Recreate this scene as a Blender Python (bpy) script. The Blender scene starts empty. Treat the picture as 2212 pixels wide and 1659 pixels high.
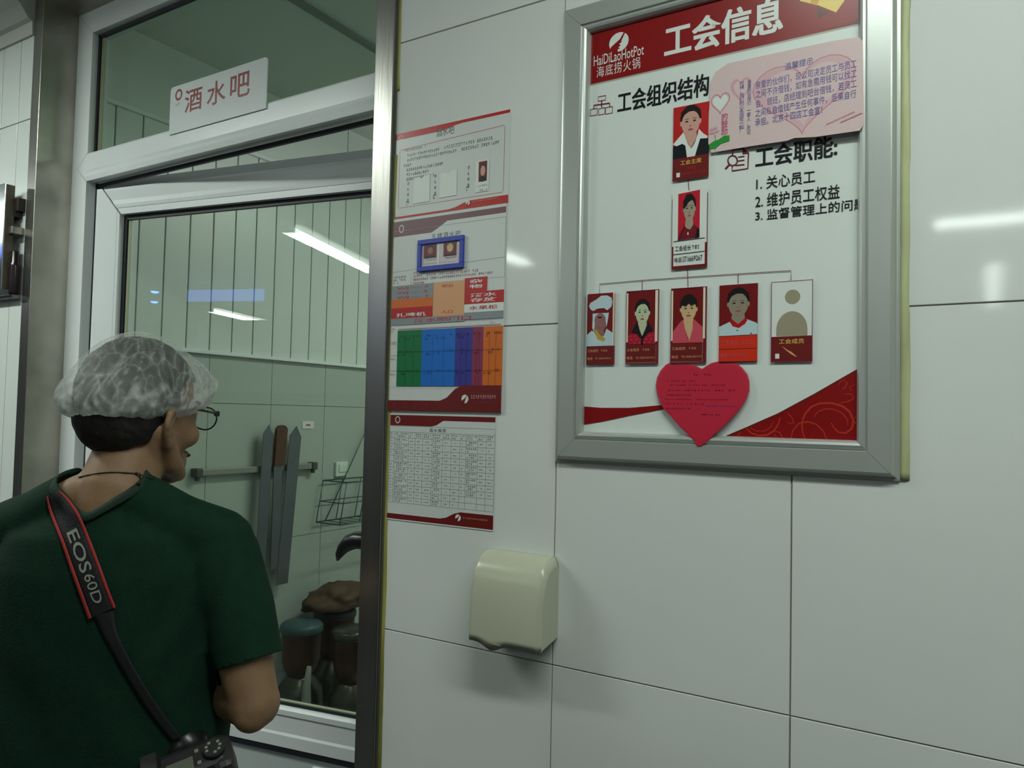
import bpy, bmesh, math, random
from mathutils import Vector, Matrix, noise
from mathutils.bvhtree import BVHTree
from mathutils.geometry import tessellate_polygon
R = math.radians
rnd = random.Random(7)
S = bpy.context.scene
COL = S.collection

# ------------------------------------------------------------------ camera
FPX, YAW, PITCH, ROLL = 1664.695, 0.5520, 0.0399, 0.0220
CAM = Vector((0.64822, -1.20642, 1.63560))
Fv = Vector((-math.sin(YAW)*math.cos(PITCH), math.cos(YAW)*math.cos(PITCH), math.sin(PITCH)))
R0 = Vector((math.cos(YAW), math.sin(YAW), 0)); U0 = R0.cross(Fv)
Rv = R0*math.cos(ROLL) + U0*math.sin(ROLL)
Uv = -R0*math.sin(ROLL) + U0*math.cos(ROLL)
cd = bpy.data.cameras.new('camera_view'); cam = bpy.data.objects.new('camera_view', cd); COL.objects.link(cam)
cd.sensor_width = 36; cd.lens = FPX*36/2212; cd.clip_start = 0.02
cam.matrix_world = Matrix(((Rv.x, Uv.x, -Fv.x, CAM.x), (Rv.y, Uv.y, -Fv.y, CAM.y), (Rv.z, Uv.z, -Fv.z, CAM.z), (0, 0, 0, 1)))
S.camera = cam
# ------------------------------------------------------------------ world, view, lights
w = bpy.data.worlds.new('world'); S.world = w; w.use_nodes = True
w.node_tree.nodes['Background'].inputs[0].default_value = (0.55, 0.62, 0.6, 1)
w.node_tree.nodes['Background'].inputs[1].default_value = 0.02
S.view_settings.view_transform = 'Standard'; S.view_settings.look = 'None'
S.view_settings.gamma = 1; S.view_settings.use_curve_mapping = False
S.view_settings.exposure = 0.0
S.cycles.max_bounces = 8; S.cycles.transparent_max_bounces = 12
S.cycles.use_denoising = True
LIGHTC = (0.90, 1.0, 0.92)

def ray(x, y):
    return (Fv*FPX + Rv*(x-1106) - Uv*(y-829.5)).normalized()
def at(x, y, Y=0.0):
    """the point of the plane y=Y that stands where the photograph shows it"""
    r = ray(x, y); return CAM + r*((Y-CAM.y)/r.y)
def atX(x, y, X):
    r = ray(x, y); return CAM + r*((X-CAM.x)/r.x)

# ------------------------------------------------------------------ materials
MATS = {}
def srgb(*c):
    return tuple(((v/255)/12.92 if v/255 <= 0.04045 else ((v/255+0.055)/1.055)**2.4) for v in c)
def mat(name, color, rough=0.5, metal=0.0, var=0.0, scale=20, bump=0.0, bscale=60, spec=0.5, emit=None, stretch=None, coat=0):
    if name in MATS: return MATS[name]
    m = bpy.data.materials.new(name); m.use_nodes = True; nt = m.node_tree; b = nt.nodes['Principled BSDF']
    b.inputs['Base Color'].default_value = (*color, 1); b.inputs['Roughness'].default_value = rough
    b.inputs['Metallic'].default_value = metal; b.inputs['Specular IOR Level'].default_value = spec
    if coat: b.inputs['Coat Weight'].default_value = coat; b.inputs['Coat Roughness'].default_value = 0.08
    if emit:
        b.inputs['Emission Color'].default_value = (*emit[0], 1); b.inputs['Emission Strength'].default_value = emit[1]
    if var or bump:
        tc = nt.nodes.new('ShaderNodeTexCoord'); mp = nt.nodes.new('ShaderNodeMapping')
        nt.links.new(tc.outputs['Object'], mp.inputs[0])
        if stretch: mp.inputs['Scale'].default_value = stretch
    if var:
        n = nt.nodes.new('ShaderNodeTexNoise'); n.inputs['Scale'].default_value = scale; n.inputs['Detail'].default_value = 4
        nt.links.new(mp.outputs[0], n.inputs[0])
        cr = nt.nodes.new('ShaderNodeValToRGB'); nt.links.new(n.outputs[0], cr.inputs[0])
        cr.color_ramp.elements[0].position = 0.3; cr.color_ramp.elements[1].position = 0.7
        cr.color_ramp.elements[0].color = (*[c*(1-var) for c in color], 1)
        cr.color_ramp.elements[1].color = (*[min(1, c*(1+var)) for c in color], 1)
        nt.links.new(cr.outputs[0], b.inputs['Base Color'])
    if bump:
        n2 = nt.nodes.new('ShaderNodeTexNoise'); n2.inputs['Scale'].default_value = bscale
        nt.links.new(mp.outputs[0], n2.inputs[0])
        bp = nt.nodes.new('ShaderNodeBump'); bp.inputs['Strength'].default_value = bump; bp.inputs['Distance'].default_value = 0.002
        nt.links.new(n2.outputs[0], bp.inputs['Height']); nt.links.new(bp.outputs[0], b.inputs['Normal'])
    MATS[name] = m; return m
def glass(name, tint, rough=0.0, refl=1.0):
    if name in MATS: return MATS[name]
    m = bpy.data.materials.new(name); m.use_nodes = True; nt = m.node_tree; nt.nodes.clear()
    o = nt.nodes.new('ShaderNodeOutputMaterial'); mx = nt.nodes.new('ShaderNodeMixShader')
    t = nt.nodes.new('ShaderNodeBsdfTransparent'); t.inputs[0].default_value = (*tint, 1)
    g = nt.nodes.new('ShaderNodeBsdfGlossy'); g.inputs['Roughness'].default_value = rough
    fr = nt.nodes.new('ShaderNodeLayerWeight'); fr.inputs[0].default_value = 0.5
    pw = nt.nodes.new('ShaderNodeMath'); pw.operation = 'POWER'; pw.inputs[1].default_value = 5
    ml = nt.nodes.new('ShaderNodeMath'); ml.operation = 'MULTIPLY_ADD'; ml.inputs[1].default_value = 0.96*refl; ml.inputs[2].default_value = 0.04*refl
    nt.links.new(fr.outputs['Facing'], pw.inputs[0]); nt.links.new(pw.outputs[0], ml.inputs[0]); nt.links.new(ml.outputs[0], mx.inputs[0])
    nt.links.new(t.outputs[0], mx.inputs[1]); nt.links.new(g.outputs[0], mx.inputs[2]); nt.links.new(mx.outputs[0], o.inputs[0])
    MATS[name] = m; return m

TILE = mat('glazed white tile', (0.74, 0.765, 0.74), 0.055, var=0.015, scale=3, bump=0.06, bscale=7)
GROUT = mat('grey cement grout', (0.20, 0.19, 0.165), 0.9, var=0.2)
PANEL = mat('white wall panelling', (0.72, 0.76, 0.73), 0.22, bump=0.03, bscale=6)
PLASTER = mat('white plaster', (0.62, 0.64, 0.60), 0.7, bump=0.05)
PLASTERD = mat('grey plaster', (0.30, 0.31, 0.29), 0.7, bump=0.05)
DARKWALL = mat('dark grey panelling', (0.12, 0.12, 0.12), 0.5, var=0.1)
FLOORM = mat('grey floor tile', (0.05, 0.05, 0.05), 0.35, var=0.2, scale=4)
STEEL = mat('brushed stainless steel', (0.40, 0.385, 0.36), 0.30, 1.0, var=0.06, scale=30, bump=0.10, bscale=120, stretch=(1, 1, .06))
STEELR = mat('stained stainless steel', (0.42, 0.40, 0.345), 0.36, 1.0, var=0.22, scale=7, bump=0.05, bscale=20)
STEELP = mat('polished steel', (0.62, 0.64, 0.68), 0.12, 1.0, bump=0.06, bscale=5)
ALUW = mat('white powder coated aluminium', (0.80, 0.83, 0.84), 0.25, var=0.02, scale=5, bump=0.02)
ALUSHADE = mat('white aluminium greyed for shade', (0.60, 0.62, 0.64), 0.4)  # grey tone paints in the shadow cast by the transom bar
BEADC = mat('yellowed glazing bead', (0.42, 0.44, 0.30), 0.4)
RUBBER = mat('black rubber gasket', (0.012, 0.014, 0.02), 0.5)
SILIC = mat('yellowed silicone sealant', (0.33, 0.31, 0.075), 0.45, var=0.35, scale=14, stretch=(2, 2, .5), bump=0.3, bscale=60)
ALUF = mat('satin anodised aluminium', (0.52, 0.55, 0.52), 0.32, 0.45, bump=0.05, bscale=200, stretch=(1, 1, .05))
PAPER = mat('white laminated paper', (0.66, 0.69, 0.67), 0.28, bump=0.05, bscale=8)
POSTW = mat('white poster print', (0.74, 0.79, 0.76), 0.30, bump=0.08, bscale=5)
CREAM = mat('cream plastic', (0.52, 0.53, 0.41), 0.25)
BLACKP = mat('black plastic', (0.012, 0.012, 0.013), 0.3)
BLACKM = mat('matt black plastic', (0.02, 0.02, 0.02), 0.5)
def ink(name, c, rough=0.3): return mat(name, srgb(*c), rough)
RED = ink('deep red print', (138, 14, 16)); RED2 = ink('bright red print', (188, 34, 32)); MAROON = ink('maroon print', (112, 32, 31))
PURP = ink('purple brown print', (125, 85, 92)); BLACK = ink('black print', (22, 26, 30)); WHITEI = ink('white print', (225, 230, 225))
GREYI = ink('grey print', (140, 148, 152)); DGREY = ink('dark grey print', (95, 108, 105)); LGREY = ink('light grey print', (205, 212, 208))
GOLD = ink('gold print', (215, 165, 45)); GOLD2 = ink('pale gold print', (235, 205, 100)); BROWN = ink('dark brown print', (85, 40, 15))
PEACH = ink('peach print', (222, 165, 120)); ORANGE = ink('orange print', (214, 110, 40)); GREENI = ink('green print', (25, 115, 65))
BLUEI = ink('blue print', (30, 110, 200)); NAVY = ink('indigo print', (60, 60, 145)); WINE = ink('wine red print', (140, 55, 85))
SKINP = ink('light skin print', (208, 160, 145)); SKINY = ink('pale skin print', (190, 200, 165)); SKINT = ink('tan skin print', (208, 175, 130))
SKIND = ink('dim skin print', (150, 138, 122)); SKINR = ink('ruddy skin print', (150, 105, 100)); HAIRP = ink('black hair print', (28, 24, 26)); LIPS = ink('lip print', (165, 90, 95))
PINKP = ink('pale pink paper', (222, 196, 196)); PINK2 = ink('rose print', (216, 165, 178)); PINK3 = ink('rose outline print', (205, 130, 140)); BLUEV = ink('blue violet print', (95, 95, 160))
HEARTM = ink('crimson paper', (190, 28, 56), 0.4); HEART2 = ink('dark crimson print', (92, 10, 26)); MAGENTA = ink('magenta print', (190, 40, 110))
TAUPE = ink('taupe print', (160, 152, 128)); ORED = ink('orange red print', (215, 50, 25)); PALEB = ink('pale blue white print', (190, 212, 218)); CREAMI = ink('cream print', (235, 225, 200))
PINKS = ink('pink shirt print', (205, 80, 95)); CHECK = ink('crimson blouse print', (170, 25, 50)); SWIRL = ink('light red print', (185, 52, 38))
SHADP = ink('printed soft grey edge', (172, 172, 160))

# ------------------------------------------------------------------ helpers
def tag(o, label=None, cat=None, group=None, kind=None):
    if label: o['label'] = label
    if cat: o['category'] = cat
    if group: o['group'] = group
    if kind: o['kind'] = kind
    return o
def empty(name, loc=(0, 0, 0), rz=0, **k):
    o = bpy.data.objects.new(name, None); COL.objects.link(o); o.location = loc; o.rotation_euler.z = rz
    o.empty_display_size = 0.05
    return tag(o, **k)
class MB:
    """collects shapes in world (or parent-local) coordinates and links them as one mesh object"""
    def __init__(s): s.bm = bmesh.new(); s.mats = []; s.cur = 0
    def m(s, mt):
        if mt not in s.mats: s.mats.append(mt)
        s.cur = s.mats.index(mt); return s
    def face(s, vs, smooth=False):
        try: f = s.bm.faces.new(vs)
        except ValueError: return None
        f.material_index = s.cur; f.smooth = smooth; return f
    def box(s, x0, x1, y0, y1, z0, z1, bev=0):
        tb = bmesh.new()
        bmesh.ops.create_cube(tb, size=1, matrix=Matrix.Translation(((x0+x1)/2, (y0+y1)/2, (z0+z1)/2)) @ Matrix.Diagonal((abs(x1-x0), abs(y1-y0), abs(z1-z0), 1)))
        if bev: bmesh.ops.bevel(tb, geom=tb.edges[:], offset=bev, segments=2, profile=0.5, affect='EDGES')
        s.merge(tb, False); return s
    def merge(s, tb, smooth=False, mx=None):
        mp = {}
        for v in tb.verts: mp[v] = s.bm.verts.new(mx @ v.co if mx else v.co)
        for f in tb.faces: s.face([mp[v] for v in f.verts], smooth)
        tb.free()
    def poly(s, pts):
        """filled flat polygon from 3-D points, any outline"""
        vs = [s.bm.verts.new(p) for p in pts]
        for t in tessellate_polygon([[Vector(p) for p in pts]]): 
            s.face([vs[i] for i in t])
        return s
    def prism(s, pts, vec, smooth=False):
        """outline pts (3-D) extruded by vec"""
        a = [s.bm.verts.new(p) for p in pts]; b = [s.bm.verts.new(Vector(p)+Vector(vec)) for p in pts]
        n = len(pts)
        for t in tessellate_polygon([[Vector(p) for p in pts]]):
            s.face([a[i] for i in t]); s.face([b[i] for i in reversed(t)])
        for i in range(n): s.face([a[i], a[(i+1) % n], b[(i+1) % n], b[i]], smooth)
        return s
    def loft(s, rings, caps=True, smooth=True, closed=True):
        rr = [[s.bm.verts.new(p) for p in r] for r in rings]
        n = len(rr[0])
        for a, b in zip(rr, rr[1:]):
            for i in range(n if closed else n-1): s.face([a[i], a[(i+1) % n], b[(i+1) % n], b[i]], smooth)
        if caps and closed: s.face(list(reversed(rr[0]))); s.face(rr[-1])
        return s
    def tube(s, pts, r, n=8, caps=True):
        pts = [Vector(p) for p in pts]; rs = r if isinstance(r, (list, tuple)) else [r]*len(pts)
        up = None; rings = []
        for i, p in enumerate(pts):
            d = (pts[min(i+1, len(pts)-1)]-pts[max(i-1, 0)]).normalized()
            if up is None: up = Vector((0, 0, 1)) if abs(d.z) < .9 else Vector((1, 0, 0))
            a = d.cross(up).normalized(); b = a.cross(d).normalized(); up = b
            rings.append([p + (a*math.cos(t)+b*math.sin(t))*rs[i] for t in [2*math.pi*k/n for k in range(n)]])
        return s.loft(rings, caps)
    def lathe(s, prof, c=(0, 0, 0), n=24):
        c = Vector(c)
        return s.loft([[c+Vector((r*math.cos(2*math.pi*k/n), r*math.sin(2*math.pi*k/n), z)) for k in range(n)] for r, z in prof])
    def build(s, name, mt=None, parent=None, **k):
        if mt and not s.mats: s.mats = [mt]
        bmesh.ops.recalc_face_normals(s.bm, faces=s.bm.faces[:]) if not getattr(s, 'flat', False) else None
        me = bpy.data.meshes.new(name); s.bm.to_mesh(me); s.bm.free()
        for q in s.mats: me.materials.append(q)
        o = bpy.data.objects.new(name, me); COL.objects.link(o)
        if parent: o.parent = parent
        return tag(o, **k)
def structure(name, mb, mt): return mb.build(name, mt, kind='structure')
def loc(o, p):
    """moves a world-coordinate mesh's origin to p"""
    o.data.transform(Matrix.Translation(-Vector(p))); o.location = p; return o

# text: Blender's own font (falls back to its CJK face)
def text_mesh(s, off=0.0, spacing=1.0, vertical=False, line=1.0):
    cu = bpy.data.curves.new('t', 'FONT'); cu.body = '\n'.join(s) if vertical else s
    cu.offset = off; cu.resolution_u = 3; cu.space_character = spacing; cu.space_line = line
    o = bpy.data.objects.new('t', cu); COL.objects.link(o)
    bpy.context.view_layer.update()
    dg = bpy.context.evaluated_depsgraph_get()
    me = bpy.data.meshes.new_from_object(o.evaluated_get(dg))
    vs = [tuple(v.co) for v in me.vertices]; fs = [tuple(p.vertices) for p in me.polygons]
    bpy.data.objects.remove(o); bpy.data.curves.remove(cu); bpy.data.meshes.remove(me)
    return vs, fs

class Print:
    """flat print on a vertical plane facing -Y; every shape lies 0.03 mm above the last"""
    STEP = 0.00003
    def __init__(s, Y, bx=0, x0=0, cz=0, z0=0): s.Y = Y; s.mb = MB(); s.mb.flat = True; s.k = 0; s.hold = False; s.tilt = (bx, x0, cz, z0)
    def px(s, p):
        r = ray(*p); bx, x0, cz, z0 = s.tilt
        q = CAM + r*((s.Y+bx*(CAM.x-x0)+cz*(CAM.z-z0)-CAM.y)/(r.y-bx*r.x-cz*r.z)); return (q.x, q.z)
    def poly(s, pts, mt):        # (x,z) metres
        s.k += 0 if s.hold else 1; s.mb.m(mt); Y = s.Y - s.k*s.STEP
        s.mb.poly([(x, Y, z) for x, z in pts]); return s
    def pp(s, pts, mt): return s.poly([s.px(p) for p in pts], mt)   # pixels of the photograph
    def rect(s, x0, z0, x1, z1, mt): return s.poly([(x0, z0), (x1, z0), (x1, z1), (x0, z1)], mt)
    def ell(s, cx, cz, rx, rz, mt, n=20, a0=0, a1=360):
        return s.poly([(cx+rx*math.cos(R(a0+(a1-a0)*i/n)), cz+rz*math.sin(R(a0+(a1-a0)*i/n))) for i in range(n + (1 if a1-a0 < 360 else 0))], mt)
    def stroke(s, pts, wd, mt, closed=False, ispx=False):
        if ispx: pts = [s.px(p) for p in pts]
        s.k += 0 if s.hold else 1; s.mb.m(mt); Y = s.Y - s.k*s.STEP
        n = len(pts); L = []
        for i in range(n):
            a = Vector(pts[(i-1) % n] if closed or i > 0 else pts[i]); b = Vector(pts[(i+1) % n] if closed or i < n-1 else pts[i])
            d = (b-a).normalized() if (b-a).length > 0 else Vector((1, 0)); nn = Vector((-d.y, d.x))
            ww = wd[i] if isinstance(wd, (list, tuple)) else wd
            p = Vector(pts[i]); L.append((s.mb.bm.verts.new((p.x+nn.x*ww/2, Y, p.y+nn.y*ww/2)), s.mb.bm.verts.new((p.x-nn.x*ww/2, Y, p.y-nn.y*ww/2))))
        for i in range(n if closed else n-1):
            a, b = L[i], L[(i+1) % n]; s.mb.face([a[0], a[1], b[1], b[0]])
        return s
    def frame(s, x0, z0, x1, z1, wd, mt):
        for q in ((x0, z0, x1, z0+wd), (x0, z1-wd, x1, z1), (x0, z0+wd, x0+wd, z1-wd), (x1-wd, z0+wd, x1, z1-wd)): s.rect(*q, mt)
        return s
    def text(s, st, x0, z0, x1, z1, mt, off=0.0, spacing=1.0, vertical=False, line=1.0, slant=0.0, clipx=None, bold=0.0):
        vs, fs = text_mesh(st, off, spacing, vertical, line)
        if not vs: return s
        a = min(v[0] for v in vs); b = max(v[0] for v in vs); c = min(v[1] for v in vs); d = max(v[1] for v in vs)
        s.k += 0 if s.hold else 1; s.mb.m(mt); Y = s.Y - s.k*s.STEP
        def T(v):
            u = x0+(v[0]-a)/(b-a)*(x1-x0); q = z0+(v[1]-c)/(d-c)*(z1-z0) + slant*(u-x0)
            return (u, q)
        for sx, sz in (((0, 0),) if not bold else ((bold, bold*.6), (-bold, -bold*.6), (bold, -bold*.6), (-bold, bold*.6))):
            nv = []
            for v in vs:
                u, q = T(v); u += sx; q += sz
                if clipx is not None: u = min(u, clipx)
                nv.append(s.mb.bm.verts.new((u, Y, q)))
            for f in fs: s.mb.face([nv[i] for i in f])
            Y -= .00001
        return s
    def tpx(s, st, tl, br, mt, **k):
        a = s.px(tl); b = s.px(br); return s.text(st, a[0], b[1], b[0], a[1], mt, **k)
    def lines(s, x0, z0, x1, z1, mt, n=1, fill=0.75, gaps=0.12, ch=None, seed=1):
        """rows of writing too small to read: broken little strokes"""
        r = random.Random(seed); h = (z1-z0)/n; s.k += 0 if s.hold else 1; s.mb.m(mt); Y = s.Y - s.k*s.STEP
        c = ch or h*0.8
        for i in range(n):
            x = x0; zc = z1-h*(i+.5); end = x1 if i < n-1 or n == 1 else x0+(x1-x0)*r.uniform(.5, .95)
            while x+c < end:
                if r.random() > gaps:
                    for j in range(3):
                        if r.random() < fill:
                            zz = zc+h*(-.32+.26*j); ww = c*.82*r.uniform(.55, 1); xx = x+r.uniform(0, c*.2)
                            q = [s.mb.bm.verts.new(p) for p in ((xx, Y, zz), (xx+ww, Y, zz), (xx+ww, Y, zz+h*.11), (xx, Y, zz+h*.11))]; s.mb.face(q)
                    xx = x+c*r.uniform(.2, .6)
                    q = [s.mb.bm.verts.new(p) for p in ((xx, Y, zc-h*.36), (xx+c*.12, Y, zc-h*.36), (xx+c*.12, Y, zc+h*.36), (xx, Y, zc+h*.36))]; s.mb.face(q)
                x += c
        return s
    def build(s, name, parent=None, **k):
        bx, x0, cz, z0 = s.tilt
        if bx or cz:
            for v in s.mb.bm.verts: v.co.y += bx*(v.co.x-x0)+cz*(v.co.z-z0)
        return s.mb.build(name, None, parent, **k)

CEIL = 2.93
# ================================================================== setting
WX0, WX1 = -1.797, -0.4457         # opening between the casings
WT = 0.16
TOPZ = 2.868
wb = MB()
wb.box(-0.394, 3.2, 0.0022, WT, 0, CEIL); wb.box(-8.0, -1.845, 0.0022, WT, 0, CEIL)
wb.box(-1.845, -0.394, 0.0022, WT, TOPZ+0.012, CEIL)
wb.box(-0.4445, -0.394, 0.0022, WT, 0, TOPZ+0.012); wb.box(-1.845, -1.7985, 0.0022, WT, 0, TOPZ+0.012)
wall = structure('wall_front', wb, GROUT)
# the big glazed wall tiles, 0.4 x 0.6 m
def tile_mesh(wd, h, name='tile'):
    b = bmesh.new(); g = 0.0009; e = 0.0007; y0, y1 = 0.0022, 0.0
    o = [(g, y0, g), (wd-g, y0, g), (wd-g, y0, h-g), (g, y0, h-g)]
    i = [(g+e, y1, g+e), (wd-g-e, y1, g+e), (wd-g-e, y1, h-g-e), (g+e, y1, h-g-e)]
    O = [b.verts.new(p) for p in o]; I = [b.verts.new(p) for p in i]
    b.faces.new(I)
    for k in range(4): b.faces.new([O[k], O[(k+1) % 4], I[(k+1) % 4], I[k]])
    bmesh.ops.recalc_face_normals(b, faces=b.faces[:])
    me = bpy.data.meshes.new(name); b.to_mesh(me); b.free(); me.materials.append(TILE); return me
TM = {}
cols = [(-0.392, 0.0)] + [(0.4*k, 0.4*(k+1)) for k in range(8)]
for a, b_ in cols:
    for z0, z1 in ((0, 0.6), (0.6, 1.2), (1.2, 1.8), (1.8, 2.4), (2.4, CEIL)):
        key = (round(b_-a, 3), round(z1-z0, 3))
        if key not in TM: TM[key] = tile_mesh(*key)
        o = bpy.data.objects.new('tile', TM[key]); COL.objects.link(o); o.parent = wall; o.location = (a, 0, z0)
# the panelled stretch left of the door
lz = at(0, 280).z
edges = [-8.0, -7.0, -6.0, -5.0, -4.0, -3.4, -3.0]; x = -3.0
while x < -1.9: x += 0.1075; edges.append(min(x, -1.86))
edges = [e for e in edges if e < -1.87] + [-1.8454]
off_ = -1.867 - min(edges, key=lambda e: abs(e+1.867)) 
for a, b_ in zip(edges, edges[1:]):
    for z0, z1 in ((0, lz-0.003), (lz, 2.775)):
        if z0 == 0 and b_ < -3.0 and False: continue
        m_ = MB(); m_.box(a+0.0012, b_-0.0012, -0.004, 0.0022, z0, z1, 0.0012)
        loc(m_.build('panel', PANEL, wall), (a, 0, z0))
# cove moulding at the ceiling, left of the door
m_ = MB(); prof = [(0.0, 2.772), (-0.012, 2.772), (-0.014, 2.812), (-0.026, 2.818), (-0.05, 2.85), (-0.09, 2.885), (-0.10, 2.93), (0.0, 2.93)]
m_.prism([(-8.0, y, z) for y, z in prof], (8.0-1.8456, 0, 0)); structure('trim_4', m_, mat('grey white cornice', (0.52, 0.54, 0.50), 0.6))
# ceiling, floor, other walls of the corridor
structure('ceiling', MB().box(-8.1, 3.3, -9.1, 2.7, CEIL, CEIL+0.08), mat('white ceiling', (0.70, 0.74, 0.69), 0.6))
structure('floor', MB().box(-8.1, 3.3, -9.1, 2.7, -0.08, 0), FLOORM)
rw = MB(); rw.m(GROUT).box(3.2, 3.3, -9.0, 0.16, 0, CEIL); structure('wall_right', rw, GROUT)
m_ = MB(); m_.m(PLASTERD).box(3.195, 3.2, -9.0, 0.0, 0.0, CEIL); structure('trim_5', m_, PLASTERD)
structure('wall_left', MB().box(-8.1, -8.0, -9.0, 0.16, 0, CEIL), PLASTERD)
rb = MB(); rb.m(DARKWALL).box(-8.0, 3.2, -9.1, -9.0, 0, 1.9); rb.m(PLASTERD).box(-8.0, 3.2, -9.1, -9.0, 1.9, CEIL); structure('wall_rear', rb, PLASTER)
# pale block added out of view to give the door glass a bright reflection
structure('wall_reflection_block', MB().box(-5.5, -3.9, -6.2, -6.0, 2.32, 2.68), PLASTER)
# room behind the door
IX = -1.85
il = MB(); il.box(IX-0.1, IX-0.006, WT, 2.6, 0, CEIL); ilw = structure('wall_inner_left', il, mat('grey joint', (0.38, 0.41, 0.38), 0.8))
yy = 0.165
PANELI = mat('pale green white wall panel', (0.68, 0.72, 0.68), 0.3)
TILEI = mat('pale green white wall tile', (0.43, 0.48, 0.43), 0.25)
for (ya, yb) in [(0.165+0.1*k, 0.165+0.1*(k+1)) for k in range(24)]:
    m_ = MB(); m_.box(IX-0.006, IX, ya+0.0022, yb-0.0022, 1.845, 2.655, 0.002); loc(m_.build('panel', PANELI, ilw), (IX, ya, 1.845))
for k in range(4):
    ya, yb = 0.165+0.6*k, 0.165+0.6*(k+1)
    m_ = MB(); m_.box(IX-0.006, IX, ya+0.002, min(yb, 2.6)-0.002, 2.66, CEIL); loc(m_.build('panel', PANELI, ilw), (IX, ya, 2.66))
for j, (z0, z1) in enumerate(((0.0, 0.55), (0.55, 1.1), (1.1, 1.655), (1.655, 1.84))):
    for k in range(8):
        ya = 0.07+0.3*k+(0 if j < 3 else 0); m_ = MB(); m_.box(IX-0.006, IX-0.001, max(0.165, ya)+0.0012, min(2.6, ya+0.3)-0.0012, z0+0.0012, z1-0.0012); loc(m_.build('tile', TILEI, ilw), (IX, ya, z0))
m_ = MB(); m_.box(IX, IX+0.012, 0.165, 2.6, 2.648, 2.664, 0.002); structure('trim_6', m_, ALUW)
m_ = MB(); m_.box(IX, IX+0.02, 0.165, 2.6, 1.838, 1.852, 0.002); structure('trim_7', m_, ALUW)
structure('wall_inner_rear', MB().box(-1.95, 0.6, 2.6, 2.7, 0, CEIL), PANELI)
structure('wall_inner_right', MB().box(0.5, 0.6, WT, 2.6, 0, CEIL), PANELI)
# metal strips on the inner ceiling
for i, x in enumerate((-1.2, -0.6, 0.0)):
    structure('trim_%d' % (8+i), MB().box(x-0.012, x+0.012, 0.165, 2.6, CEIL-0.014, CEIL), mat('grey ceiling strip', (0.22, 0.24, 0.22), 0.5))

# ================================================================== lamps (ceiling tube fittings)
TUBE = mat('lit fluorescent tube', (0.9, 0.95, 0.9), 0.5, emit=(LIGHTC, 15))
TUBED = mat('dim fluorescent tube', (0.9, 0.95, 0.9), 0.5, emit=(LIGHTC, 8))
TUBEB = mat('lit blue lamp', (0.1, 0.2, 0.9), 0.5, emit=((0.08, 0.20, 1.0), 30))
def tube_lamp(name, x, y, length, along, label, mtb=TUBE, z=CEIL, area=0, group=None):
    e = empty(name, (x, y, z), 0 if along == 'x' else R(90), label=label, cat='ceiling lamp', group=group)
    h = MB(); h.box(-length/2-.03, length/2+.03, -.085, .085, -.035, 0, .006); h.build('housing', ALUW, e)
    for sx in (-1, 1):
        c = MB(); c.box(sx*(length/2+.008)-.008, sx*(length/2+.008)+.008, -.014, .014, -.075, -.035, .003); c.build('lamp_holder', ALUW, e)
    t = MB(); t.tube([(-length/2, 0, -.058), (length/2, 0, -.058)], .014, 12); t.build('lamp_tube', mtb, e)
    if area:
        ld = bpy.data.lights.new('lamp_light', 'AREA'); ld.shape = 'RECTANGLE'; ld.size = length; ld.size_y = 0.16
        ld.energy = area; ld.color = LIGHTC
        lo = bpy.data.objects.new('lamp_light', ld); COL.objects.link(lo); lo.parent = e; lo.location = (0, 0, -.082)
    return e
tube_lamp('tube_lamp', 1.03, -0.98, 1.65, 'x', 'long ceiling tube lamp above the framed poster, nearest the tiled wall', area=20)
tube_lamp('tube_lamp', -2.05, -1.13, 1.15, 'x', 'ceiling tube lamp above and behind the man, lighting the white door frame', area=26)
tube_lamp('tube_lamp', 0.98, -4.17, 1.2, 'x', 'ceiling tube lamp reflected as a bright streak on the tiles right of the poster', area=7)
tube_lamp('tube_lamp', -2.5, -3.35, 1.5, 'y', 'ceiling tube lamp in mid corridor, reflected at the top of the door glass', TUBED, area=11)
tube_lamp('tube_lamp', -5.62, -7.3, 1.6, 'y', 'far ceiling tube lamp reflected as a slanted streak in the door glass', area=12)
tube_lamp('tube_lamp', -4.9, -1.5, 1.2, 'x', 'ceiling tube lamp over the panelled wall left of the door', area=16)
tube_lamp('tube_lamp', 0.71, -6.8, 2.4, 'y', 'farthest ceiling tube lamp behind the camera, faint upright streak on the right tiles', TUBED, area=6)
tube_lamp('tube_lamp', -0.45, 1.6, 1.2, 'y', 'ceiling tube lamp in the room behind the door', area=17)
for i, (x, y) in enumerate(((-5.51, -5.23), (-6.05, -5.95), (-6.3, -2.15))):
    e = empty('blue_downlight', (x, y, CEIL), label=('nearer of two small blue ceiling lights mirrored in the door glass', 'farther of two small blue ceiling lights mirrored in the door glass', 'blue ceiling light mirrored in the left steel casing')[i], cat='ceiling lamp', group='blue ceiling lights')
    MB().lathe([(0.001, 0), (.06, 0), (.065, -.01), (.055, -.03), (.045, -.03)], n=20).build('housing', ALUW, e)
    MB().lathe([(0.0005, -.05), (.03, -.045), (.045, -.028), (.0005, -.027)], n=20).build('bulb', TUBEB, e)
e = empty('blue_light_strip', (-4.5, -5.0, 2.81), label='long blue light strip hung under the ceiling, mirrored in the door glass', cat='light')
MB().box(-.46, .46, -.01, .01, -.07, .12, .004).build('housing', ALUW, e)
MB().box(-.44, .44, .01, .016, -.06, .06).build('lamp_panel', mat('blue lit panel', (.1, .15, .5), .5, emit=((.16, .28, 1.0), 3.0)), e)

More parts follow.
